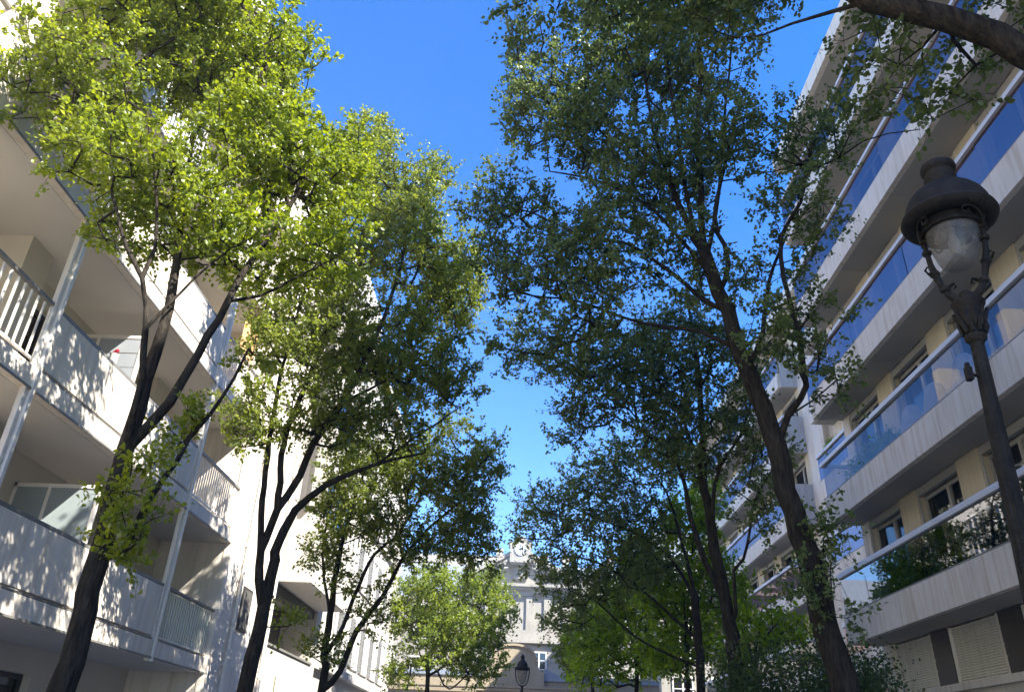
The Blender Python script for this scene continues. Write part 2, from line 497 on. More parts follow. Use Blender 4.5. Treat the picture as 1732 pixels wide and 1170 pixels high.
rfo = rf.build('roof', M['stone'], RB)
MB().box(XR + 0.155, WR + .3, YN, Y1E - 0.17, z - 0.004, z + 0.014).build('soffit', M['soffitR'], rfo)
# ground and mezzanine level of block one
lo = MB(); zt = slabz(0)
lo.box(WR - 0.05, WR + 0.5, YN, Y1E - 0.02, 1.50, 1.63)
lo.build('sill_ledge', M['stone'], RB)
lw = MB(); lw.box(WR + 0.02, WR + 0.3, YN, W1[0][1] - 0.002, GZ, 1.50); lw.build('base_wall', M['hausstone'], RB)
for i, (a, b) in enumerate(W1):
    sh = MB(); nb = 22
    for j in range(nb):
        z0 = 1.64 + (zt - 0.02 - 1.64) * j / nb; z1 = 1.64 + (zt - 0.02 - 1.64) * (j + 1) / nb
        sh.prism([(WR + 0.135, z0 + 0.004), (WR + 0.118, z0 + 0.010), (WR + 0.115, z0 + .02), (WR + 0.12, z1 - 0.008), (WR + 0.145, z1 - 0.002), (WR + 0.16, z1), (WR + 0.16, z0)], 1, a + 0.05, b - 0.02)
    sh.box(WR + 0.08, WR + 0.2, a, a + 0.05, 1.632, zt - 0.01)
    sh.box(WR + 0.08, WR + 0.2, b - 0.02, b + 0.03, 1.632, zt - 0.01)
    sh.build('roller_shutter', M['shutter'], RB)
    nb_ = W1[i+1][1] + 0.03 if i + 1 < len(W1) else YN
    MB().box(WR + 0.10, WR + 0.3, nb_, a - 0.002, 1.632, zt - 0.005).build('cladding_frame', M['lightframe'], RB)
    dt = MB(); dt.box(WR + 0.085, WR + 0.099, nb_ + .045, a - .045, 1.66, 2.62)
    for (p, q) in ((1.65, 1.92), (1.94, 2.12), (2.14, 2.42), (2.44, 2.64)):
        dt.box(WR + 0.075, WR + 0.10, nb_ + 0.03, a - 0.03, p, q)
    dt.build('cladding', M['darktile'], RB)
# recessed bay between the two blocks and block two
XB, WB = 10.1, 10.9
Y2A, Y2B = 28.5, 47.0
bb = MB()
bb.box(12.2, 22, Y1E, Y2B, GZ, slabz(5) + 0.4)
bb.box(WB, WB + 0.4, 25.75, Y2A - 0.1, GZ, slabz(5) + .3)
bb.box(WB - 0.25, WB, 26.1, 27.0, GZ, slabz(5) + .3)
bb.box(WB, 12.2, Y2B - .3, Y2B, GZ, slabz(5) + .3)
for k in range(6):
    bb.box(WB, 12.2, Y1E, 25.75, slabz(k) + 0.015, slabz(k) + 0.2); bb.box(WB, 12.2, Y2A - .1, Y2B - .3, slabz(k) + 0.015, slabz(k) + 0.2)
bb.box(WB, WB + 0.3, Y1E, 20.2, GZ, slabz(5)); bb.box(WB, WB + .3, 24.4, 25.75, GZ, slabz(5))
bb.build('recessed_wall', M['stone'], RB)
W2 = wins(47, 46.2, 2.6, 1.75, Y2A)
W3 = [(20.3, 22.0), (22.6, 24.3)]
for k in range(-1, 5):
    edges = [Y2B - 0.3] + [v for w in W2 for v in (w[1], w[0])] + [Y2A - .1]
    for j in range(0, len(edges), 2):
        if edges[j] - edges[j+1] > 0.02: MB().box(WB, WB + 0.35, edges[j+1], edges[j], slabz(k) + 0.2, slabz(k+1) - 0.004).build('cream_pier', M['cream'], RB)
    MB().box(WB, WB + .35, 22.0, 22.6, slabz(k) + .2, slabz(k+1) - .004).build('cream_pier', M['cream'], RB)
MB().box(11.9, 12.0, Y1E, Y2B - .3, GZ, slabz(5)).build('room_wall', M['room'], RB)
for k in range(-1, 5):
    for (a, b) in W2 + W3:
        if k == -1 and rg.random() < 0.5 or (k >= 0 and rg.random() < 0.22):
            sh = MB(); nb = 40; z0_, z1_ = slabz(k) + .2, slabz(k+1) - .01
            for j in range(nb):
                p = z0_ + (z1_ - z0_) * j / nb; q = z0_ + (z1_ - z0_) * (j + 1) / nb
                sh.box(WB + 0.12, WB + 0.16, a, b, p + 0.006, q)
            sh.build('roller_shutter', M['shutter'], RB)
        else:
            right_window(a, b, slabz(k) + 0.2, slabz(k+1) - 0.01, WB, RB, rg.choice((0, 1, 2)))
for k in range(5):
    right_balcony(Y1E + 0.03, 25.7, XB, WB, k, RB, M['blueglass'], False)
    right_balcony(Y2A, Y2B, XB + 0.03, WB, k, RB, M['blueglass'] if k > 0 else M['smoked'], True, far_end=True)
# low terrace of block two: rail and end panel only
tb = MB(); tb.box(XB + .03, WB, Y2A, Y2B, slabz(-1) + 0.3, slabz(-1) + 0.6)
rf2 = MB(); z = slabz(5)
rf2.box(XB + .02, 22, Y1E + .1, Y2B, z + 0.015, z + 0.3); rf2.box(XB, XB + .15, Y1E + .1, Y2B, z, z + 0.5)
rf2.build('roof', M['stone'], RB)

# ------------------------------------------------------------------ left apartment building
LB = empty('apartment_building', (-9, 12, GZ), 'white rendered apartment building on the left with parapet balconies, posts and bar railings', 'building')
XL = -6.74; WL = -8.35
def lz(k): return 1.45 + FH * k
NL = 6
wall = MB()
wall.box(-18, -9.6, -14, 28, GZ, lz(5) + 0.6)
wall.box(WL - 0.3, XL, 17.95, 22.0, GZ, lz(5) + 0.6)                           # solid wall with the tree shadows
for k in range(-1, 6):
    wall.box(-9.6, WL, -14, 17.95, lz(k) + 0.01, lz(k) + 0.26)
wall.build('wall', M['render'], LB)
def bars(y0, y1, z0, z1, parent, x, gap=0.115, w=0.022):
    r = MB()
    n = int((y1 - y0) / gap)
    for i in range(n + 1):
        y = y0 + (y1 - y0) * i / n
        r.box(x - 0.012, x + 0.012, y - w / 2, y + w / 2, z0 + 0.03, z1 - 0.04)
    r.box(x - 0.02, x + 0.02, y0, y1, z0, z0 + 0.03)
    return r.build('railing', M['whitemetal'], parent)
def handrail(y0, y1, z, parent, x):
    return MB().box(x - 0.035, x + 0.03, y0, y1, z - 0.05, z).build('handrail', M['greymetal'], parent)
M['louvre'] = surf('louvred screen', (0.34, 0.36, 0.38), 0.35, 0.15, 1.5, stretch=(1, 1, 1))
for k in range(6):
    z = lz(k)
    roof = (k == 5)
    s = MB()
    s.box(XL, XL - 0.14, -14, 15.2, z, z + 0.30)
    s.box(XL, XL - 0.14, 15.2, 17.95, z, z + 0.30)
    s.box(XL - 0.14, WL - 0.3, -14, 17.95, z + 0.012, z + 0.24)
    bal = s.build('balcony', M['render'], LB, origin=(XL, 8, z))
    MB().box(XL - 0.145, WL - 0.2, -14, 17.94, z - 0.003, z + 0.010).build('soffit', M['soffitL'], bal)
    MB().box(XL + 0.004, XL + 0.022, -14, 17.93, z - 0.012, z + 0.02).build('drip_strip', M['greymetal'], bal)
    if roof:
        MB().box(XL + 0.05, -10, -14, 22, z + 0.3, z + 0.75).build('roof_edge', M['render'], LB)
        continue
    # solid parapets between the second and third post
    if k == 3: bars(9.66, 15.10, z + 0.36, z + 1.26, bal, XL - 0.05, 0.115, 0.03)
    for (a, b) in () if k == 3 else ((9.66, 12.18), (12.24, 15.10)):
        MB().box(XL - 0.02, XL - 0.10, a, b, z + 0.37, z + 1.24).build('parapet_panel', M['render'], bal)
    handrail(9.62, 15.14, z + 1.30, bal, XL - 0.05)
    MB().box(XL - 0.01, XL - 0.05, 9.62, 15.14, z + 0.31, z + 0.335).build('bottom_rail', M['greymetal'], bal)
    bars(7.35, 9.45, z + 0.38, z + 1.26, bal, XL - 0.05, 0.155, 0.026)
    handrail(-14, 9.47, z + 1.30, bal, XL - 0.05)
    bars(15.30, 17.90, z + 0.36, z + 1.26, bal, XL - 0.05, 0.115, 0.024)
    handrail(15.28, 17.93, z + 1.30, bal, XL - 0.05)
    if k == 0:
        MB().box(XL - 0.10, XL - 0.115, 15.32, 17.88, z + 0.36, z + 1.22).build('backing_pane', M['greenpane'], bal)
    if k == 3:
        MB().box(XL - 0.10, XL - 0.115, 9.8, 15.0, z + 0.36, z + 1.22).build('backing_pane', M['teal'], bal)
    # screens between flats
    zs = z + 0.26
    if k in (0, 1, 2, 3):
        fr = MB(); y = 12.2
        ztop = z + 2.28
        fr.box(XL - 0.12, XL - 0.18, y, y + 0.05, zs, ztop); fr.box(-7.68, -7.73, y, y + 0.05, zs, ztop - .06); fr.box(WL + .05, WL + 0.1, y, y + 0.05, zs, ztop)
        fr.box(XL - 0.18, WL + 0.05, y, y + 0.05, ztop - 0.06, ztop)
        fro = fr.build('privacy_screen', M['whitemetal'], bal)
        if k == 1:
            lv = MB(); 
            for j in range(7):
                lv.box(XL - 0.19, WL + 0.11, y + 0.012 + 0.006 * (j % 2), y + 0.03, zs + 0.28 * j, zs + 0.28 * j + 0.265)
            lv.build('screen_pane', M['louvre'], bal)
        else:
            MB().box(XL - 0.185, WL + 0.105, y + 0.015, y + 0.03, zs, ztop - 0.062).build('screen_pane', M['frost'], bal)
# back wall of the balconies, with doors
bw = MB()
doors = [(1.2, 3.2), (5.0, 7.4), (10.6, 11.8), (12.9, 14.4)]
ed = [-14.0] + [v for d in doors for v in d] + [17.95]
for k in range(-1, 5):
    for j in range(0, len(ed), 2):
        bw.box(WL, WL - 0.3, ed[j], ed[j+1], lz(k) + 0.26, lz(k+1) - 0.004)
    for (a, b) in doors:
        bw.box(WL, WL - 0.3, a, b, lz(k) + 2.35, lz(k+1) - 0.004)
bw.build('back_wall', M['wallL'], LB)
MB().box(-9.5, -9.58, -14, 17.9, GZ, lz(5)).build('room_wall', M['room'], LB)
for k in range(-1, 5):
    for (a, b) in doors:
        z0 = lz(k) + 0.26; z1 = lz(k) + 2.35
        f = MB(); x0, x1 = WL - 0.14, WL - 0.22
        f.box(x0, x1, a, a + 0.07, z0, z1); f.box(x0, x1, b - 0.07, b, z0, z1); f.box(x0, x1, a + .07, b - .07, z1 - 0.08, z1)
        f.box(x0, x1, (a + b) / 2 - 0.05, (a + b) / 2 + 0.05, z0, z1 - 0.08)
        fo = f.build('glazed_door', M['darkframe'] if k % 2 else M['lightframe'], LB)
        MB().box(x1 + .03, x1 + 0.04, a + .07, b - .07, z0, z1 - .08).build('pane', M['winglass'], fo)
# beige inner piers
for k in range(0, 5):
    MB().box(WL + 0.01, WL + 0.55, 9.9, 10.5, lz(k) + .26, lz(k+1) - .005).build('inner_pier', M['wallL'], LB)
    MB().box(WL + 0.01, WL + 0.45, 15.0, 15.6, lz(k) + .26, lz(k+1) - .005).build('inner_pier', M['wallL'], LB)
# posts
for y in (9.54, 15.20):
    p = MB(); p.box(XL - 0.005, XL - 0.085, y - 0.085, y - 0.01, lz(0) if y < 12 else lz(0) - 0.06, lz(5))
    p.box(XL + 0.035, XL - 0.10, y + 0.0, y + 0.075, lz(0) if y < 12 else lz(0) - 0.06, lz(5))
    p.build('post', M['whitemetal'], LB, bevel=0.01)
MB().box(XL + 0.05, XL - 0.1, 17.93, 18.08, GZ, lz(5)).build('post', M['render'], LB)
MB().box(XL + 0.05, XL - 0.22, 6.72, 6.95, lz(0) - 0.05, lz(5)).build('post', M['render'], LB)
MB().box(XL + 0.03, XL - 0.35, 6.955, 7.28, lz(0) - 0.05, lz(5)).build('pier', M['render'], LB)
p = MB()
for y in (3.8,): p.box(XL + 0.03, XL - 0.1, y - 0.07, y + 0.07, lz(0), lz(5))
p.build('post', M['whitemetal'], LB)
for y in (19.0, 21.7):
    dp = MB(); dp.tube([(XL + 0.07, y, GZ), (XL + 0.07, y, lz(5) + .2)], 0.045, 10)
    for j in range(7): dp.box(XL + 0.001, XL + 0.12, y - .055, y + .055, -1 + j * 2.7, -.96 + j * 2.7)
    dp.build('downpipe', M['whitemetal'], LB, smooth=True)
# narrow window in the solid wall
fw = MB().box(XL + 0.004, XL + 0.03, 19.4, 20.1, 2.55, 3.55).build('narrow_window', M['darkframe'], LB)
MB().box(XL + 0.031, XL + 0.036, 19.46, 20.04, 2.61, 3.49).build('pane', M['room'], fw)
# ground-floor fronts under the first slab
gf = MB()
gf.box(-8.9, -8.6, 15.7, 16.3, GZ, 1.44); gf.box(-8.9, -8.6, 17.85, 17.95, GZ, 1.44); gf.box(-8.9, -8.6, -14, 9, GZ, 1.44)
gf.box(-8.9, -8.6, 9, 15.7, 1.3, 1.44); gf.box(-8.9, -8.6, 16.3, 17.85, 1.3, 1.44); gf.box(-8.9, -8.6, 12.2, 13.4, GZ, 1.3)
gf.build('ground_floor_wall', M['wallL'], LB)
gr = MB()
gr.box(-8.8, -8.78, 16.3, 17.85, GZ, 1.3)
for j in range(26):
    gr.box(-8.72, -8.66, 16.3, 17.85, -0.5 + j * 0.068, -0.5 + j * 0.068 + 0.035)
gr.build('louvre_grille', M['darkframe'], LB)
sf = MB()
for a, c in ((9.0, 10.6), (10.65, 12.2), (13.4, 15.7)):
    sf.box(-8.72, -8.62, a, a + 0.08, GZ, 1.3); sf.box(-8.72, -8.62, c - .08, c, GZ, 1.3); sf.box(-8.72, -8.62, a + .08, c - .08, 0.85, 0.97); sf.box(-8.72, -8.62, a + .08, c - .08, 1.22, 1.3)
    sf.box(-8.72, -8.63, (a + c) / 2 - .04, (a + c) / 2 + .04, GZ, .85)
sfo = sf.build('entrance_frame', M['cloth'], LB)
MB().box(-8.70, -8.69, 9.0, 15.7, GZ, 1.3).build('pane', M['black'], sfo)

# oriel block of the left building
OB = empty('oriel_building', (-8, 24.5, GZ), 'white building with a projecting oriel over a deep dark opening, behind the second left tree', 'building')
o = MB()
o.box(-18, -8.2, 22.0, 28.3, GZ, 17.0)
o.box(-8.2, XL, 22.0, 27.6, GZ, 2.54)
o.box(-8.2, XL, 27.0, 28.3, 2.54, 17.0)
o.box(-8.2, -5.85, 22.15, 27.0, 4.22, 6.2)
o.box(-8.2, -5.85, 22.15, 27.0, 7.6, 9.0); o.box(-8.2, -5.85, 22.15, 27.0, 10.4, 11.8); o.box(-8.2, -5.85, 22.15, 27.0, 13.2, 15.4)
for z in (6.2, 9.0, 11.8):
    o.box(-8.2, -5.86, 22.16, 22.5, z, z + 1.4); o.box(-8.2, -5.86, 26.6, 26.99, z, z + 1.4)
o.build('wall', M['housewhite'], OB)
MB().box(XL - 0.02, -5.87, 22.17, 26.98, 4.205, 4.219).build('oriel_soffit', M['wallL'], OB)
MB().box(XL + 0.05, XL - 0.25, 22.0, 27.0, 2.541, 2.6).build('sill', M['greymetal'], OB)
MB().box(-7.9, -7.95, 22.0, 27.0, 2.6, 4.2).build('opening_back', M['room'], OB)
MB().box(XL - .1, XL - .4, 22.0, 27.0, 3.95, 4.2).build('shutter_box', M['darkframe'], OB)
for z in (6.2, 9.0, 11.8):
    f = MB(); x0, x1 = -5.95, -6.02
    for y in (22.5, 24.0, 25.5, 26.53): f.box(x0, x1, y, y + 0.07, z, z + 1.34)
    f.box(x0, x1, 22.5, 26.6, z + 1.34, z + 1.4)
    fo = f.build('window', M['whitemetal'], OB)
    MB().box(x1 + .02, x1 + .03, 22.57, 26.53, z, z + 1.4).build('pane', M['darkglass'], fo)
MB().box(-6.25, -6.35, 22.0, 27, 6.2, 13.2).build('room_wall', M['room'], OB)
MB().box(XL + .03, XL + .06, 23.3, 24.0, 0.6, 1.9).build('wall_panel', M['orange'] if False else M['cream'], OB)

# townhouse with shuttered windows
TH = empty('townhouse', (-10, 36, GZ), 'sunlit pale townhouse with rows of tall windows and grey shutters, far left', 'building')
t = MB()
t.box(-18, -7.0, 28.4, 44.0, GZ, 16.6)
t.box(-7.0, XL, 28.4, 44.0, 2.62, 2.9); t.box(-7.0, XL + .1, 28.4, 44.0, 15.6, 16.0); t.box(-7.0, XL - .1, 28.4, 44, 9.1, 9.25)
t.box(-7.0, XL, 43.3, 44.0, 2.9, 15.6); t.box(-7.0, XL, 28.4, 29.0, 2.9, 15.6)
t.build('wall', M['housewhite'], TH)
rf = MB(); rf.prism([(-7.0, 16.6), (-8.4, 19.2), (-18, 19.8), (-18, 16.6)], 1, 28.4, 44.0)
rfo = rf.build('roof', M['zinc'], TH)
for y in (33.0, 39.5):
    MB().box(-9.4, -8.2, y, y + 0.7, 18.5, 20.6).build('chimney', M['housewhite'], rfo)
for fl, z in enumerate((-0.6, 3.2, 6.3, 9.6, 12.6)):
    for i in range(6):
        y = 29.8 + i * 2.4
        f = MB(); h = 1.9 if fl else 2.2
        f.box(-6.99, -6.90, y, y + 0.08, z, z + h); f.box(-6.99, -6.90, y + 1.02, y + 1.1, z, z + h); f.box(-6.99, -6.90, y + .08, y + 1.02, z + h - .08, z + h)
        f.box(-6.99, -6.92, y + .08, y + 1.02, z, z + .06); f.box(-6.99, -6.93, y + .52, y + .58, z + .06, z + h - .08)
        fo = f.build('window', M['whitemetal'], TH)
        MB().box(-6.985, -6.975, y + .08, y + 1.02, z + .06, z + h - .08).build('pane', M['darkglass'], fo)
        if fl:
            for yy in (y - 0.52, y + 1.12):
                s = MB()
                s.box(-6.99, -6.94, yy, yy + .5, z, z + h)
                for j in range(12): s.box(-6.94, -6.925, yy + .05, yy + .45, z + .08 + j * .15, z + .16 + j * .15)
                s.build('shutter', M['slate'], TH)

# ------------------------------------------------------------------ buildings closing the street
CB = empty('clock_building', (0, 68, GZ), 'pale stone pavilion with a pediment and a white clock, closing the street', 'building')
Yc = 66.0; cx = -0.13
c = MB()
c.box(-4.7, 4.5, Yc, Yc + 9, GZ, 12.1)
c.prism([(-4.7, 13.1), (4.5, 13.1), (cx, 15.55)], 1, Yc + 0.02, Yc + 9)
for x in (-4.1, -2.6, -1.1, 0.75, 2.2, 3.7):
    c.box(x - 0.28, x + 0.28, Yc - 0.16, Yc, 9.45, 12.08)
c.box(-4.75, 4.55, Yc - 0.12, Yc, 7.2, 8.3)
c.build('wall', M['pavilion'], CB)
co = MB()
co.box(-4.9, 4.7, Yc - 0.22, Yc + 8, 12.1, 12.55); co.box(-5.05, 4.85, Yc - 0.5, Yc + 8, 12.55, 12.75); co.box(-5.2, 5.0, Yc - 0.75, Yc + 8, 12.75, 12.98)
co.box(-4.9, 4.7, Yc - 0.35, Yc - 0.16, 8.7, 9.0); co.box(-4.8, 4.6, Yc - 0.25, Yc - 0.12, 9.0, 9.43); co.box(-4.85, 4.65, Yc - .5, Yc - .12, 8.45, 8.7)
co.build('cornice', M['pavilion'], CB)
rk = MB()
for s_, e in ((-1, -5.2), (1, 5.0)):
    rk.prism([(e, 12.985), (e, 13.3), (cx, 16.0), (cx, 15.66)], 1, Yc - 0.75, Yc + 0.3)
rk.build('pediment', M['pavilion'], CB)
ck = MB()
prof = [(-0.86, 14.6), (0.86, 14.6), (0.86, 16.0), (1.0, 16.05), (1.0, 16.2), (0.62, 16.3)]
for i in range(9):
    a = PI * i / 8; prof.append((0.55 * math.cos(a), 16.35 + 0.42 * math.sin(a)))
prof += [(-0.62, 16.3), (-1.0, 16.2), (-1.0, 16.05), (-0.86, 16.0)]
ck.prism([(cx + p[0], p[1]) for p in prof], 1, Yc - 1.1, Yc + 0.4)
for s_ in (-1, 1):
    ck.tube([(cx + s_ * 0.95, Yc - 0.8, 14.9), (cx + s_ * 1.35, Yc - 0.8, 14.5), (cx + s_ * 1.3, Yc - 0.8, 14.1), (cx + s_ * 1.0, Yc - .8, 14.2)], [0.10, 0.18, 0.16, 0.08], 8)
    ck.tube([(cx + s_ * 0.1, Yc - 1.0, 14.85), (cx + s_ * 0.35, Yc - 1.05, 14.7), (cx + s_ * .65, Yc - 1.0, 14.85)], 0.09, 8)
ck.box(cx - 0.75, cx + 0.75, Yc - 0.95, Yc - 0.7, 14.45, 14.58)
ck.box(cx - 0.42, cx + 0.42, Yc - 0.35, Yc - .0, 13.45, 14.35); ck.box(cx - 0.55, cx + 0.55, Yc - 0.25, Yc - .0, 13.3, 14.45)
cko = ck.build('clock_housing', M['pavilion'], CB)
def disc(r, y, th, cz, n=40):
    return [(cx + r * math.cos(2*PI*i/n), cz + r * math.sin(2*PI*i/n)) for i in range(n)]
CKZ = 15.62
MB().prism(disc(0.52, 0, 0, CKZ), 1, Yc - 1.15, Yc - 1.102).build('clock_bezel', M['cloth'], cko)
MB().prism(disc(0.46, 0, 0, CKZ), 1, Yc - 1.18, Yc - 1.152).build('clock_face', M['clockface'], cko)
hd = MB()
for i in range(12):
    a = 2 * PI * i / 12; r0, r1 = 0.32, 0.42; w = 0.025
    d = (math.sin(a), math.cos(a)); q = (d[1], -d[0])
    hd.prism([(cx + d[0]*r0 + q[0]*w, CKZ + d[1]*r0 + q[1]*w), (cx + d[0]*r1 + q[0]*w, CKZ + d[1]*r1 + q[1]*w), (cx + d[0]*r1 - q[0]*w, CKZ + d[1]*r1 - q[1]*w), (cx + d[0]*r0 - q[0]*w, CKZ + d[1]*r0 - q[1]*w)], 1, Yc - 1.19, Yc - 1.182)
hd.build('hour_marks', M['black'], cko)
hd = MB()
for a, ln, w in ((0, 0.38, 0.022), (math.radians(-60), 0.25, 0.034)):
    d = (math.sin(a), math.cos(a)); q = (d[1], -d[0])
    hd.prism([(cx - d[0]*.06 + q[0]*w, CKZ - d[1]*.06 + q[1]*w), (cx + d[0]*ln, CKZ + d[1]*ln), (cx - d[0]*.06 - q[0]*w, CKZ - d[1]*.06 - q[1]*w)], 1, Yc - 1.21 - w * .2, Yc - 1.195)
hd.build('clock_hands', M['black'], cko)
def french_window(x0, x1, z0, z1, y, parent, lights=(2, 3)):
    f = MB(); w = x1 - x0
    f.box(x0, x1, y - 0.08, y - 0.005, z1 - 0.09, z1); f.box(x0, x1, y - .08, y - .005, z0, z0 + .09)
    f.box(x0, x0 + .09, y - .08, y - .005, z0 + .09, z1 - .09); f.box(x1 - .09, x1, y - .08, y - .005, z0 + .09, z1 - .09)
    for i in range(1, lights[0]):
        x = x0 + w * i / lights[0]; f.box(x - .05, x + .05, y - .075, y - .005, z0 + .09, z1 - .09)
    for j in range(1, lights[1]):
        z = z0 + (z1 - z0) * j / lights[1]; f.box(x0 + .09, x1 - .09, y - .065, y - .008, z - .025, z + .025)
    fo = f.build('window', M['whitemetal'], parent)
    MB().box(x0 + .05, x1 - .05, y - .03, y - .02, z0 + .05, z1 - .05).build('pane', M['darkglass'], fo)
french_window(1.0, 2.2, 5.9, 7.85, Yc - .12, CB)
french_window(-2.6, -1.4, 5.9, 7.85, Yc - .12, CB)

# tall buildings behind, seen as zinc roofs and chimneys
ZB = empty('zinc_roofed_building', (5.5, 83, GZ), 'building with a ribbed zinc mansard and chimneys, behind the clock to the right', 'building')
MB().box(2.0, 14, 79, 88, GZ, 16.2).build('wall', M['pavilion'], ZB)
rf = MB(); rf.prism([(79, 16.2), (79.8, 17.5), (80.2, 17.7), (88, 17.9), (88, 16.2)], 0, 2.0, 14)
for i in range(24): rf.box(2.0 + i * .5, 2.05 + i * .5, 78.96 + 0.5, 79.9, 16.9, 17.55)
rfo = rf.build('roof', M['zinc'], ZB)
for x in (2.4, 4.5, 9.0):
    ch = MB().box(x - 0.35, x + 0.35, 80.5, 81.6, 17.6, 18.7).build('chimney', M['pavilion'], rfo)
    cp = MB()
    for j in range(3): cp.lathe([(0.09, 0), (0.07, 0.4), (0.09, 0.42)], (x - .2 + j * .2, 81, 18.7), 8)
    cp.build('chimney_pot', M['terracotta'], rfo)
WBD = empty('white_building', (-4, 82, GZ), 'bright white gabled building behind the clock to the left', 'building')
w = MB(); w.box(-12, -1.9, 79, 88, GZ, 18.3); w.box(-2.6, -1.9, 79.5, 80.2, 18.3, 19.2); w.build('wall', M['pavilion'], WBD)
for x in (-2.9, -4.2): french_window(x - .4, x + .4, 16.6, 17.9, 79, WBD)
ant = MB(); ax = -3.3
ant.tube([(ax, 80, 18.3), (ax, 80, 21.4)], 0.03, 6)
for j, z in enumerate((19.6, 20.1, 20.6, 21.1)): ant.box(ax - 0.9 + .1*j, ax + 0.9 - .1*j, 79.98, 80.02, z, z + 0.03)
tag(ant.build('roof_antenna', M['greymetal']), 'thin television aerial on the white building left of the clock', 'antenna')

# gate wall in front of the pavilion
GW = empty('gate_wall', (0.0, 48.2, GZ), 'tan stone gate wall with an arched top behind the distant street lamp', 'wall')
Yg = 48.0; gx = -0.28
arch = [(gx - 1.75, GZ), (gx + 1.75, GZ)]
left = []
for i in range(13):
    a = PI * i / 12 ; arch.append((gx + 1.22 * math.cos(a), 4.95 + 1.02 * math.sin(a))) if False else None
pts = [(gx + 1.75, 3.9), (gx + 1.75, 4.55), (gx + 1.5, 4.7), (gx + 1.28, 5.1)]
for i in range(15):
    a = PI * i / 14; pts.append((gx + 1.2 * math.cos(a), 5.25 + 0.72 * math.sin(a)))
pts += [(gx - 1.28, 5.1), (gx - 1.5, 4.7), (gx - 1.75, 4.55), (gx - 1.75, 3.9)]
a_ = MB(); a_.prism(arch[:2] + pts, 1, Yg - 0.25, Yg + 0.35)
a_.box(-10, gx - 1.75, Yg, Yg + .4, GZ, 4.3); a_.box(gx + 1.75, 8, Yg, Yg + .4, GZ, 4.15)
a_.build('wall', M['tanstone'], GW)
mo = MB()
outer = pts[3:-3]; 
for i in range(len(outer) - 1):
    (x0, z0), (x1, z1) = outer[i], outer[i+1]
    mo.prism([(x0, z0 + 0.003), (x1, z1 + 0.003), (x1 + (x1 - gx) * .07, z1 + .12), (x0 + (x0 - gx) * .07, z0 + .12)], 1, Yg - 0.36, Yg + 0.38)
mo.box(-10, 8, Yg - 0.42, Yg - 0.255, 3.72, 3.86); mo.box(-10, 8, Yg - .35, Yg - .254, 3.55, 3.7)
mo.build('coping', M['tanstone'], GW)
zr = MB(); zr.prism([(gx + 1.76, 4.16), (8, 4.16), (8, 4.4), (gx + 2.6, 4.5), (gx + 1.76, 4.85)], 1, Yg - .1, Yg + 1.2)
zr.prism([(gx - 1.76, 4.31), (-10, 4.31), (-10, 4.5), (gx - 2.6, 4.6), (gx - 1.76, 4.95)], 1, Yg - .1, Yg + 1.2)
zr.build('roof_strip', M['zinc'], GW)

LW = empty('courtyard_wing', (-8, 55, GZ), 'pale wing with white paned windows behind the golden tree', 'building')
MB().box(-16, -3.6, 53, 60, GZ, 9.5).build('wall', M['pavilion'], LW)
MB().prism([(53, 9.5), (55, 12), (60, 12), (60, 9.5)], 0, -16, -3.6).build('roof', M['zinc'], LW)
for x in (-14.5, -12.2, -9.4, -6.9):
    for z in (3.6, 6.8): french_window(x, x + 1.5, z, z + 2.2, 53, LW, (2, 3))
RW = empty('courtyard_wing', (14, 60, GZ), 'tall pale wing with white paned windows behind the trees right of the clock', 'building')
MB().box(9.5, 24, 56, 65.9, GZ, 13.2).build('wall', M['pavilion'], RW)
MB().prism([(56, 13.2), (57.5, 15.6), (64.4, 15.6), (65.9, 13.2)], 0, 9.5, 24).build('roof', M['zinc'], RW)
for x in (10.2, 12.8, 15.4, 18.0):
    for z in (-.2, 3.2, 6.6, 10.0): french_window(x, x + 1.4, z, z + 2.3, 56, RW, (2, 3))

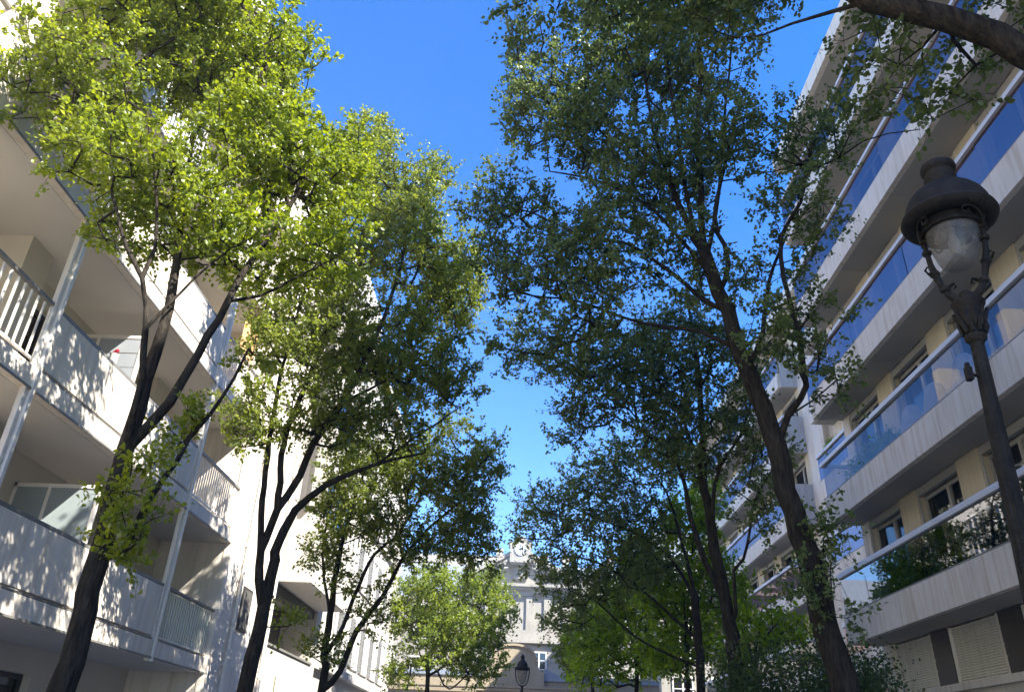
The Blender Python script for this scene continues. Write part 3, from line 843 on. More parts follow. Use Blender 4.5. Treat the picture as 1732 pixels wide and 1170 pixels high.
# ------------------------------------------------------------------ street lamps
def lamp_big():
    base = Vector((2.125, 3.5, GZ))
    o = empty('street_lamp', base, 'large black cast iron street lamp with domed hood and glass bowl, close by at right', 'street lamp', 'street lamps')
    S = lambda z: z - GZ                      # heights above ground
    p = MB()
    prof = [(0.16, 0), (0.16, 0.25), (0.13, 0.32), (0.14, 0.5), (0.10, 0.62), (0.105, 0.75), (0.075, 0.82), (0.051, 1.2), (0.046, 2.4), (0.039, 3.0), (0.032, S(2.0))]
    p.lathe(prof, seg=48, flute=0.13, nfl=12, fz=(0.83, 3.55))
    p.build('pole', M['iron'], o, smooth=True, local=True)
    cpt = MB()
    cpt.lathe([(0.037, S(1.98)), (0.052, S(2.0)), (0.052, S(2.02)), (0.042, S(2.03)), (0.046, S(2.05)), (0.058, S(2.10)), (0.066, S(2.15)), (0.060, S(2.17)), (0.078, S(2.20)), (0.08, S(2.215)), (0.055, S(2.225)), (0.035, S(2.24)), (0.038, S(2.27)), (0.02, S(2.29))], seg=28)
    for i in range(10):
        a = 2*PI*i/10
        cpt.tube([(0.05*math.cos(a+.3), 0.05*math.sin(a+.3), S(2.03)), (0.066*math.cos(a+.3), 0.066*math.sin(a+.3), S(2.075)), (0.06*math.cos(a+.3), 0.06*math.sin(a+.3), S(2.095))], [0.010, 0.010, 0.004], 6)
        cpt.tube([(0.045*math.cos(a), 0.045*math.sin(a), S(2.06)), (0.062*math.cos(a), 0.062*math.sin(a), S(2.12)), (0.078*math.cos(a), 0.078*math.sin(a), S(2.165)), (0.072*math.cos(a), 0.072*math.sin(a), S(2.15))], [0.012, 0.014, 0.009, 0.005], 6)
    cpt.build('capital', M['iron'], o, smooth=True, local=True)
    for i, az in enumerate((-38, 142)):
        a = math.radians(az); ca, sa = math.cos(a), math.sin(a)
        def P(r, z): return (r * ca, r * sa, S(z))
        arm = MB()
        arm.tube([P(0.02, 2.24), P(0.05, 2.25), P(0.09, 2.30), P(0.115, 2.36), P(0.135, 2.44), P(0.15, 2.52), P(0.158, 2.62), P(0.165, 2.72), P(0.185, 2.80)],
                 [0.024, 0.026, 0.020, 0.017, 0.022, 0.017, 0.014, 0.017, 0.022], 10)
        for zz, rr, ra in ((2.335, 0.03, 0.103), (2.45, 0.032, 0.138), (2.60, 0.030, 0.157), (2.68, 0.027, 0.162)):
            arm.lathe([(0.01, -0.018), (rr * .85, -0.012), (rr, 0), (rr * .85, 0.012), (0.01, 0.018)], P(ra, zz), 12)
        for sgn in (-1, 1):                 # leaf scrolls
            arm.tube([P(0.09, 2.30), P(0.075, 2.345), P(0.05, 2.36), P(0.04, 2.335), P(0.055, 2.325)], [0.012, 0.011, 0.009, 0.007, 0.004], 6)
            arm.tube([P(0.14, 2.47), P(0.17, 2.46), P(0.185, 2.49), P(0.17, 2.51), P(0.16, 2.495)], [0.010, 0.009, 0.008, 0.006, 0.004], 6)
        arm.build('arm', M['iron'], o, smooth=True, local=True)
    hood = MB()
    hood.lathe([(0.165, S(2.755)), (0.20, S(2.745)), (0.235, S(2.75)), (0.262, S(2.765)), (0.272, S(2.785)), (0.265, S(2.805)), (0.245, S(2.815)), (0.243, S(2.835)), (0.235, S(2.875)), (0.215, S(2.92)), (0.182, S(2.962)), (0.14, S(2.99)), (0.10, S(3.003)),
                (0.09, S(3.02)), (0.088, S(3.06)), (0.094, S(3.07)), (0.094, S(3.085)), (0.086, S(3.09)), (0.083, S(3.13)), (0.10, S(3.145)), (0.104, S(3.165)), (0.098, S(3.185)), (0.07, S(3.19)), (0.065, S(3.15))], seg=40)
    ho = hood.build('hood', M['iron'], o, smooth=True, local=True)
    for az in (-38, 142):                  # scrolls springing from the arms under the brim
        for sg in (-1, 1):
            ring = MB(); pts = []
            for j in range(22):
                t = j / 21
                if t < .6:
                    u = t / .6; ang = sg * math.radians(6 + 50 * u); z = 2.66 + 0.085 * math.sin(u * PI * .62); r = 0.178 + .03 * u
                else:
                    u = (t - .6) / .4; th = u * 1.7 * PI; q = 0.028 * (1 - .55 * u)
                    ang = sg * (math.radians(56) + (q * math.sin(th)) / .2); z = 2.739 - 0.028 + q * math.cos(th); r = 0.208
                aa = math.radians(az) + ang
                pts.append((r * math.cos(aa), r * math.sin(aa), S(z)))
            ring.tube(pts, [0.009 - 0.004 * j / 21 for j in range(22)], 6)
            ring.build('scrollwork', M['iron'], ho, smooth=True, local=True)
    collar = MB(); collar.lathe([(0.158, S(2.76)), (0.16, S(2.72)), (0.172, S(2.705)), (0.172, S(2.69)), (0.160, S(2.685)), (0.15, S(2.69)), (0.15, S(2.74))], seg=32)
    collar.build('collar', M['iron'], o, smooth=True, local=True)
    gl = MB()
    gp = [(0.148, S(2.72)), (0.150, S(2.69)), (0.145, S(2.65)), (0.134, S(2.60)), (0.122, S(2.56)), (0.112, S(2.52)), (0.098, S(2.485)), (0.078, S(2.46)), (0.05, S(2.445)), (0.02, S(2.44)), (0.003, S(2.439))]
    gl.lathe(gp, seg=40)
    go = gl.build('glass_bowl', M['globe'], o, smooth=True, local=True)
    bl = MB(); bl.lathe([(0.02, S(2.74)), (0.022, S(2.66)), (0.035, S(2.62)), (0.035, S(2.57)), (0.02, S(2.54)), (0.004, S(2.535))], seg=16)
    bl.build('bulb', M['cloth'], go, smooth=True, local=True)
    jb = MB(); jb.box(-0.09, -0.06, -0.018, 0.018, S(1.76), S(1.835)); jb.box(-0.085, -0.065, -0.012, 0.012, S(1.835), S(1.86)); jb.box(-0.061, -0.02, -0.01, 0.01, S(1.785), S(1.80))
    jb.build('sensor_box', M['iron'], o, local=True, bevel=0.006)
    for ch in o.children_recursive:           # head proportions
        if ch.name.split('.')[0] in ('arm', 'hood', 'scrollwork', 'collar', 'glass_bowl', 'bulb'):
            zp = S(2.24)
            ch.data.transform(Matrix.Translation((0, 0, zp)) @ Matrix.Diagonal((.90, .90, .955, 1)) @ Matrix.Translation((0, 0, -zp)))
    o.rotation_euler = (0, math.radians(2.6), 0)
    return o
lamp_big()
def lamp_small():
    o = empty('street_lamp', (0.14, 29.5, GZ), 'small distant black lantern street lamp standing in the middle of the street', 'street lamp', 'street lamps')
    S = lambda z: z - GZ
    p = MB(); p.lathe([(0.17, 0), (0.17, .3), (0.12, .4), (0.12, .8), (0.07, .9), (0.045, S(1.95)), (0.075, S(2.0)), (0.08, S(2.15)), (0.05, S(2.22)), (0.035, S(2.32)), (0.06, S(2.36)), (0.03, S(2.40))], seg=16)
    p.build('pole', M['iron'], o, smooth=True, local=True)
    for sx in (-1, 1):
        MB().tube([(0, 0, S(2.38)), (sx*.13, 0, S(2.42)), (sx*.2, 0, S(2.56)), (sx*.235, 0, S(2.75)), (sx*.245, 0, S(2.93))], 0.02, 8).build('arm', M['iron'], o, smooth=True, local=True)
    h = MB(); h.lathe([(0.19, S(2.88)), (0.265, S(2.93)), (0.27, S(2.97)), (0.2, S(3.0)), (0.19, S(3.04)), (0.17, S(3.12)), (0.10, S(3.2)), (0.06, S(3.24)), (0.065, S(3.3)), (0.085, S(3.33)), (0.05, S(3.37)), (0.015, S(3.42))], seg=20)
    h.build('hood', M['iron'], o, smooth=True, local=True)
    g_ = MB(); g_.lathe([(0.18, S(2.9)), (0.18, S(2.8)), (0.165, S(2.66)), (0.13, S(2.53)), (0.06, S(2.45)), (0.02, S(2.44))], seg=20)
    g_.build('glass_bowl', M['globe'], o, smooth=True, local=True)
lamp_small()

# ------------------------------------------------------------------ vegetation
def leaf_mesh(name, P, axis, nrm, size, tint, mat, origin):
    """P centres of leaf bases, axis long direction, nrm leaf normal: an ovate leaf folded on its midrib"""
    n = len(P)
    axis = axis / (np.linalg.norm(axis, axis=1, keepdims=True) + 1e-9)
    side = np.cross(axis, nrm); side /= (np.linalg.norm(side, axis=1, keepdims=True) + 1e-9)
    nn = np.cross(side, axis)
    T = [(0, 0, 0), (0.30, 0.30, 0.07), (0.68, 0.25, 0.05), (1.0, 0, -0.06), (0.68, -0.25, 0.05), (0.30, -0.30, 0.07)]
    V = np.zeros((n, 6, 3))
    s = size[:, None]
    for k, (a, b, c) in enumerate(T):
        V[:, k] = P + s * (axis * a + side * b * 1.15 + nn * c)
    V = V.reshape(-1, 3) - np.array(origin)
    base = (np.arange(n) * 6)[:, None]
    idx = np.concatenate([base + np.array([0, 1, 2, 3]), base + np.array([0, 3, 4, 5])], axis=1).ravel()
    starts = np.arange(2 * n) * 4
    return raw_mesh(name, V, idx, starts, np.full(2 * n, 4), mat, attr=np.repeat(tint, 6))

def tubes_mesh(name, A, B, ra, rb, da, db, mat, origin):
    """tapered tubes from A to B, rings square to da and db"""
    Vs, Ls, St, Tt = [], [], [], []
    nv = 0; nl = 0
    ref = np.array([0.11, 1.0, 0.07]); ref /= np.linalg.norm(ref)
    for lo, hi, seg in ((0.035, 9, 12), (0.012, 0.035, 6), (0, 0.012, 3)):
        m = (ra >= lo) & (ra < hi)
        if not m.any(): continue
        a, b, r0, r1, d0, d1 = A[m], B[m], ra[m], rb[m], da[m], db[m]
        n = len(a)
        ang = np.arange(seg) * 2 * PI / seg
        def ringv(p, d, r):
            u = np.cross(d, ref); u /= (np.linalg.norm(u, axis=1, keepdims=True) + 1e-9)
            w = np.cross(d, u); w /= (np.linalg.norm(w, axis=1, keepdims=True) + 1e-9)
            return p[:, None] + (u[:, None] * np.cos(ang)[None, :, None] + w[:, None] * np.sin(ang)[None, :, None]) * r[:, None, None]
        V = np.concatenate([ringv(a, d0, r0), ringv(b, d1, r1)], axis=1).reshape(-1, 3)
        i = np.arange(seg); j = (i + 1) % seg
        q = np.stack([i, j, seg + j, seg + i], axis=1).ravel()
        idx = ((np.arange(n) * 2 * seg)[:, None] + q[None]).ravel() + nv
        Vs.append(V); Ls.append(idx)
        nf = n * seg
        St.append(np.arange(nf) * 4 + nl); Tt.append(np.full(nf, 4))
        nv += len(V); nl += nf * 4
    return raw_mesh(name, np.concatenate(Vs) - np.array(origin), np.concatenate(Ls), np.concatenate(St), np.concatenate(Tt), mat, smooth=True)

def link(name, me, parent):
    o = bpy.data.objects.new(name, me); C.objects.link(o); o.parent = parent
    return o

def nrmz(v): return v / (np.linalg.norm(v, axis=-1, keepdims=True) + 1e-9)

def make_tree(name, label, base, limbs, blobs, ncl, per, lsize, mat, seed, cr=0.42, group=None, tintb=0.5, cat='tree', wander=0.10, twigs=5, lw=0.006, gap=0.5, lf=1.0):
    """limbs: [(points, r0, r1)], first one is the trunk. blobs: [(centre, (rx, ry, rz), weight)]"""
    rng = np.random.default_rng(seed)
    lsize = lsize * 0.76; per = int(per * 1.6)
    limbs = [(l[0], l[1] * lf * (.82 if i == 0 else .70), l[2] * lf * (.82 if i == 0 else .70)) for i, l in enumerate(limbs)]
    P = [np.array(base, float)]; par = [-1]; rmin = [limbs[0][1] * 1.12]
    for li, (pts, r0, r1) in enumerate(limbs):
        pts = [np.asarray(p, float) for p in pts]
        if li == 0: cur = 0
        else:
            d = np.linalg.norm(np.array(P) - pts[0], axis=1); cur = int(d.argmin())
        chain = [P[cur]] + (pts[1:] if li and len(pts) > 1 and np.linalg.norm(P[cur] - pts[0]) < 0.4 else pts)
        Ltot = sum(np.linalg.norm(b - a) for a, b in zip(chain[:-1], chain[1:])) + 1e-6
        acc = 0
        # Catmull-Rom resample
        for k in range(len(chain) - 1):
            p0 = chain[max(k-1, 0)]; p1 = chain[k]; p2 = chain[k+1]; p3 = chain[min(k+2, len(chain)-1)]
            sl = np.linalg.norm(p2 - p1); m = max(1, int(sl / 0.22))
            for q in range(1, m + 1):
                t = q / m
                pt = 0.5 * ((2*p1) + (-p0+p2)*t + (2*p0-5*p1+4*p2-p3)*t*t + (-p0+3*p1-3*p2+p3)*t**3)
                f = (acc + sl * t) / Ltot
                r = r0 + (r1 - r0) * f
                pt = pt + rng.normal(0, 1, 3) * min(0.018, r * .25) * (1 if q < m else .5)
                P.append(pt); par.append(cur); rmin.append(r * (1 + rng.normal(0, .03))); cur = len(P) - 1
            acc += sl
    nlimb = len(P)
    # leaf clusters
    vol = np.array([b[1][0] * b[1][1] * b[1][2] * b[2] for b in blobs]); vol /= vol.sum()
    cl = []
    tries = 0
    while len(cl) < ncl and tries < ncl * 25:
        tries += 1
        b = blobs[rng.choice(len(blobs), p=vol)]
        v = rng.normal(0, 1, 3); v /= np.linalg.norm(v); v *= rng.random() ** (1 / 2.2) * (0.86 + 0.26 * math.sin(5 * v[0] + 3 * v[2] + seed) * math.sin(4 * v[1] - 5 * v[2] + b[0][0] * 3))
        c = np.array(b[0]) + v * np.array(b[1])
        # gaps in the crown
        h = math.sin(c[0]*2.1 + seed) * math.sin(c[1]*2.3 + 1.3*seed) * math.sin(c[2]*1.9 + .7*seed)
        if h > gap * .55: continue
        if cl:
            dd = np.linalg.norm(np.array(cl) - c, axis=1).min()
            if dd < cr * 0.62: continue
        cl.append(c)
    cl = np.array(cl)
    PA = np.array(P)
    d0 = np.array([np.linalg.norm(PA - c, axis=1).min() for c in cl])
    order = np.argsort(d0)
    cap = len(P) + ncl * 8
    PP = np.zeros((cap, 3)); PP[:len(P)] = PA; n = len(P)
    par = par + [0] * (cap - n); tip = []
    start_ok = 0
    zlow = PA[0][2] + 1.8
    for ci in order:
        c = cl[ci]
        dv = c - PP[:n]
        d = np.linalg.norm(dv, axis=1)
        cost = d + 0.7 * np.maximum(0, -dv[:, 2]) + (PP[:n, 2] < zlow) * 3.0
        k = int(cost.argmin())
        Ld = d[k]; m = max(1, min(6, int(Ld / 0.25)))
        prev = k
        pd = nrmz(PP[k] - PP[par[k]]) if par[k] >= 0 else np.array([0, 0, 1.])
        ctrl = PP[k] + pd * Ld * 0.3 + dv[k] * 0.35 + np.array([0, 0, -0.06 * Ld])
        for q in range(1, m + 1):
            t = q / m
            pt = (1-t)**2 * PP[k] + 2*t*(1-t) * ctrl + t*t * c
            if q < m: pt = pt + rng.normal(0, wander * .35, 3) * min(1, Ld)
            PP[n] = pt; par[n] = prev; prev = n; n += 1
        tip.append(prev)
    par = np.array(par[:n]); PP = PP[:n]
    cnt = np.zeros(n); cnt[tip] = 1
    for i in range(n - 1, 0, -1): cnt[par[i]] += cnt[i]
    rad = lw * np.maximum(cnt, 1) ** 0.5
    rad[nlimb:] = np.minimum(rad[nlimb:], 0.028 + 0.08 * np.maximum(0, rad[nlimb:] - .028))
    rad[:nlimb] = np.maximum(np.array(rmin), np.minimum(rad[:nlimb] * .35, np.array(rmin) * 1.15))
    rad[0] = rmin[0]
    for i in range(1, n): rad[i] = min(rad[i], rad[par[i]])
    dirs = np.zeros((n, 3)); dirs[1:] = nrmz(PP[1:] - PP[par[1:]]); dirs[0] = (0, 0, 1)
    # main child of each node shares its ring direction
    main = -np.ones(n, int); bestr = np.zeros(n)
    for i in range(1, n):
        if rad[i] > bestr[par[i]]: bestr[par[i]] = rad[i]; main[par[i]] = i
    nd = dirs.copy()
    for i in range(n):
        if main[i] >= 0: nd[i] = nrmz(dirs[i] + dirs[main[i]])
    i = np.arange(1, n); p = par[1:]
    isM = main[p] == i
    ra = np.where(isM, rad[p], np.minimum(rad[p], rad[i] * 1.25)); da = np.where(isM[:, None], nd[p], dirs[i])
    A, B, rb, db = PP[p], PP[i], rad[i], nd[i]
    root = empty(name, base, label, cat, group)
    # leafy twigs
    K = twigs; nc = len(cl)
    tp = PP[tip]; tdir = dirs[tip]
    # tip[] is ordered like order
    td = nrmz(rng.normal(0, 1, (nc, K, 3)) + tdir[:, None] * 0.9 + np.array([0, 0, 0.25]))
    tl = rng.uniform(0.45, 1.0, (nc, K)) * cr * 1.15
    T0 = np.repeat(tp[:, None], K, 1) + rng.normal(0, .02, (nc, K, 3)); T1 = T0 + td * tl[..., None]
    T0 = np.repeat(tp[:, None], K, 1)
    A2, B2, D2 = T0.reshape(-1, 3), T1.reshape(-1, 3), td.reshape(-1, 3)
    r2 = np.full(len(A2), lw * .62)
    A = np.concatenate([A, A2]); B = np.concatenate([B, B2]); ra = np.concatenate([ra, r2]); rb = np.concatenate([rb, r2 * .4])
    da = np.concatenate([da, D2]); db = np.concatenate([db, D2])
    thick = ra > 0.022
    link('trunk', tubes_mesh('trunk', A[thick], B[thick], ra[thick], rb[thick], da[thick], db[thick], M['bark'], base), root)
    link('branches', tubes_mesh('branches', A[~thick], B[~thick], ra[~thick], rb[~thick], da[~thick], db[~thick], M['bark'], base), root)
    nl = int(per * nc)
    ci = rng.integers(0, nc, nl); ki = rng.integers(0, K, nl)
    t = rng.uniform(0.1, 1.05, nl)
    pos = T0[ci, ki] + td[ci, ki] * (tl[ci, ki] * t)[:, None] + rng.normal(0, lsize * .45, (nl, 3))
    ax = nrmz(rng.normal(0, 1, (nl, 3)) * .8 + td[ci, ki] * .7 + np.array([0, 0, -0.35]))
    nr = nrmz(rng.normal(0, 1, (nl, 3)) * .7 + np.array([0, 0, 0.75]))
    size = lsize * rng.uniform(0.6, 1.25, nl)
    ct = rng.normal(0, .16, nc)
    tint = np.clip(tintb + ct[ci] + rng.normal(0, .16, nl) + 0.18 * (t - .5), 0, 1)
    link('crown', leaf_mesh('crown', pos, ax, nr, size, tint, mat, base), root)
    return root

def B(px, py, rx, ry, Y, w=1.0, dy=None):
    """blob seen around pixel (px,py) at distance Y: its half-widths in metres follow from the view"""
    c = at(px, py, Y); k = depth(c) / F
    rx_, rz_ = rx * k, ry * k
    return (c, (rx_, dy if dy else 0.5 * (rx_ + rz_) * .9 + .25, rz_), w)
def LM(pts, Y, r0, r1):
    """limb through photo points; Y is one distance or a (start, end) pair"""
    if not hasattr(Y, '__len__'): Y = (Y, Y)
    n = len(pts)
    return ([at(p[0], p[1], Y[0] + (Y[1] - Y[0]) * i / max(1, n - 1)) for i, p in enumerate(pts)], r0, r1)

GL = 'pear trees in the left row'; GR = 'pear trees in the right row'
# --- left row
make_tree('pear_tree', 'nearest left pear tree, bright yellow-green crown in front of the white balconies', (-3.98, 7.35, GZ), [
    LM([(120, 1120), (150, 1000), (168, 940), (185, 860), (212, 760), (235, 690), (262, 600), (285, 520), (300, 440), (310, 330), (330, 220)], (7.4, 7.7), 0.175, 0.02),
    LM([(212, 760), (226, 700), (242, 640), (246, 520), (240, 470), (215, 420), (190, 330)], (7.4, 7.0), 0.06, 0.025),
    LM([(240, 480), (262, 420), (265, 340), (250, 200)], (7.2, 7.1), 0.03, 0.016),
    LM([(225, 735), (285, 680), (335, 600), (370, 540), (400, 480), (430, 435), (500, 330), (520, 240)], (7.4, 8.2), 0.07, 0.028),
    LM([(385, 515), (440, 500), (500, 470), (560, 440)], (7.8, 8.5), 0.032, 0.014),
    LM([(175, 965), (205, 940), (235, 880), (275, 810), (320, 740), (355, 700), (395, 640), (420, 590)], (7.35, 8.0), 0.06, 0.022),
    LM([(246, 560), (280, 520), (330, 470), (390, 420), (440, 395)], (7.2, 7.6), 0.028, 0.012),
  ], [B(330,60,190,150,7.6), B(130,150,115,110,7.2), B(60,170,60,50,7.0), B(480,130,75,100,8.1), B(430,260,140,120,7.9), B(240,300,150,90,7.2), B(560,330,80,100,8.5),
      B(350,400,190,55,7.7), B(180,380,75,35,7.1), B(500,440,120,50,8.4), B(300,-150,230,140,7.6,.9), B(400,20,110,80,8.0), B(30,120,40,60,7), B(590,250,40,60,8.6), B(420,-20,80,60,7.9), B(90,60,60,40,7.3,.6),
      B(218,860,62,60,7.3,2.2,.35), B(205,930,60,35,7.3,2.2,.3), B(315,720,50,55,7.7,2.2,.3), B(250,790,50,35,7.4,2,.3), B(430,600,50,25,8.1,.5,.3)],
  1500, 60, 0.074, M['leafsunlit'], 11, cr=0.29, group=GL, tintb=0.5)

make_tree('pear_tree', 'second left pear tree, leaning trunk forking in front of the mottled wall', (-3.95, 12.1, GZ), [
    LM([(414, 1165), (430, 1090), (448, 1026), (466, 930), (480, 895), (500, 862), (551, 821), (600, 798), (640, 784), (720, 765)], (12.0, 13.0), 0.20, 0.02),
    LM([(448, 1026), (438, 980), (441, 872), (452, 770), (470, 660), (500, 540), (520, 470)], (12.1, 12.0), 0.085, 0.03),
    LM([(466, 925), (470, 860), (475, 770), (500, 690), (540, 600), (580, 520), (600, 400)], (12.1, 12.6), 0.085, 0.03),
    LM([(500, 862), (508, 804), (530, 750), (580, 680), (640, 560), (680, 440), (690, 340)], (12.1, 13.1), 0.08, 0.025),
    LM([(580, 680), (640, 650), (700, 610), (750, 570)], (12.4, 13.3), 0.04, 0.018),
    LM([(640, 784), (680, 755), (740, 715), (775, 690)], (12.6, 13.2), 0.04, 0.018),
  ], [B(600,270,80,60,12.8), B(670,330,85,80,13.2), B(560,420,90,80,12.4), B(690,430,90,90,13.2), B(755,500,70,90,13.5), B(620,560,130,90,12.8), B(500,610,100,80,12.2),
      B(700,640,110,60,13.2), B(560,700,140,55,12.5), B(660,740,90,40,13), B(440,700,60,40,11.8,1.5), B(770,600,60,60,13.5), B(735,300,30,40,13.4), B(640,225,30,30,13), B(470,520,60,50,12,1), B(430,730,50,35,11.8,1.5), B(780,440,40,50,13.6),
      B(490,1040,30,30,12.2,1.5,.3), B(420,1010,30,35,11.9,1,.3)],
  950, 60, 0.082, M['leaf'], 23, cr=0.37, group=GL, tintb=0.62, lw=.007)

make_tree('pear_tree', 'third left pear tree, slim forked stems before the sunlit townhouse', (-3.95, 17.0, GZ), [
    LM([(545, 1165), (548, 1110), (556, 1060), (562, 1020), (570, 960), (588, 880), (615, 800), (640, 740)], (17, 17.2), 0.15, 0.02),
    LM([(550, 1155), (575, 1135), (602, 1067), (647, 1009), (677, 951), (705, 914), (740, 880), (783, 845)], (17, 17.8), 0.10, 0.035),
    LM([(553, 1105), (571, 1078), (599, 1009), (633, 937), (671, 907), (700, 860), (722, 821)], (17, 17.6), 0.075, 0.028),
    LM([(560, 1035), (552, 1000), (547, 961), (547, 913), (560, 850), (575, 790)], (17, 16.8), 0.05, 0.02),
    LM([(690, 935), (730, 925), (780, 935)], (17.4, 18), 0.035, 0.016),
  ], [B(720,800,95,45,17.5), B(790,860,50,60,17.9), B(770,920,70,45,17.9), B(700,930,50,35,17.4), B(815,780,40,40,18), B(640,870,70,50,17.2,.7), B(580,850,60,50,17,.9), B(560,930,45,45,16.9,1), B(620,790,70,40,17),
      B(545,1100,35,30,17,.9,.4), B(625,1040,40,25,17.3,.6,.4), B(800,945,40,25,18), B(760,740,50,30,17.7,.8), B(600,980,40,30,17,.6), B(835,860,18,30,18)],
  560, 56, 0.088, M['leaf'], 37, cr=0.43, group=GL, tintb=0.45, lw=.007)

make_tree('golden_tree', 'low golden-yellow leaved tree left of the clock, glowing in the sun', (-3.5, 31.0, GZ), [
    LM([(722, 1165), (722, 1120)], 31, 0.12, 0.1),
    LM([(722, 1140), (735, 1080), (750, 1010), (745, 985)], (31, 31), 0.07, 0.02),
    LM([(722, 1150), (770, 1110), (800, 1060), (820, 1000)], (31, 31.4), 0.06, 0.02),
    LM([(722, 1140), (705, 1090), (690, 1040)], (31, 30.6), 0.05, 0.02),
    LM([(760, 1165), (800, 1130), (840, 1100)], (31, 31), 0.05, 0.02),
  ], [B(745,1005,65,40,31), B(800,1000,55,35,31.3), B(700,1050,42,45,31), B(760,1070,75,50,31), B(835,1050,38,60,31.4), B(800,1120,55,35,31), B(715,1100,45,30,31), B(725,975,25,20,31), B(845,1000,25,20,31.5), B(690,1000,22,25,31), B(675,1140,30,22,31)],
  430, 42, 0.13, M['leafgold'], 41, cr=0.50, tintb=0.5, lw=.009)

# --- right row
make_tree('pear_tree', 'overhanging pear tree at top right, thick bare limb above the lamp', (5.25, 3.3, GZ), [
    ([(5.25, 3.3, 0.2), (5.15, 3.35, 2.0), (4.95, 3.5, 3.6), (4.6, 3.65, 4.25)], 0.20, 0.145),
    ([at(1790, 120, 3.9), at(1732, 88, 3.9), at(1680, 62, 3.95), at(1600, 30, 4.0), at(1530, 14, 4.1), at(1470, 2, 4.2), at(1400, -40, 4.4), at(1300, -110, 4.7), at(1180, -160, 5.0)], 0.128, 0.05),
    ([at(1470, 2, 4.2), at(1400, 22, 4.5), at(1340, 40, 4.7), at(1290, 60, 4.9)], 0.022, 0.010),
    ([at(1300, -110, 4.7), at(1180, -60, 5.0), at(1060, -30, 5.3), at(950, -10, 5.4)], 0.035, 0.012),
    ([at(1600, 30, 4.0), at(1560, 80, 4.3), at(1520, 110, 4.6)], 0.018, 0.008),
    ([(4.6, 3.65, 4.25), (4.9, 3.2, 5.6), (5.0, 3.0, 7.2)], 0.10, 0.05),
  ], [B(1500,130,70,40,4.7,1.2,.5), B(1440,80,60,40,4.8,1.2,.5), B(1590,130,70,35,4.5,1,.5), B(1360,30,60,40,4.9,1.6,.5), B(1250,20,110,40,5.0,1.5,.5), B(1130,0,80,40,5.2,1.5,.5), B(1000,10,90,35,5.4,2,.5), B(880,0,40,25,5.5,2,.4),
      B(1720,50,40,40,4.1,1.5,.5), B(1600,195,55,20,4.6,.9,.3), B(1290,80,50,30,5.0,1.2,.4), B(1200,-120,250,80,4.8,.8,1.2), B(1550,-160,200,100,4.0,.6,1.2), B(1030,35,60,25,5.4,2,.4),B(1690,10,50,30,4.1,1,.4)],
  330, 48, 0.068, M['leafdark'], 53, cr=0.33, group=GR, lf=1.3, tintb=0.5, lw=.0042, twigs=5)

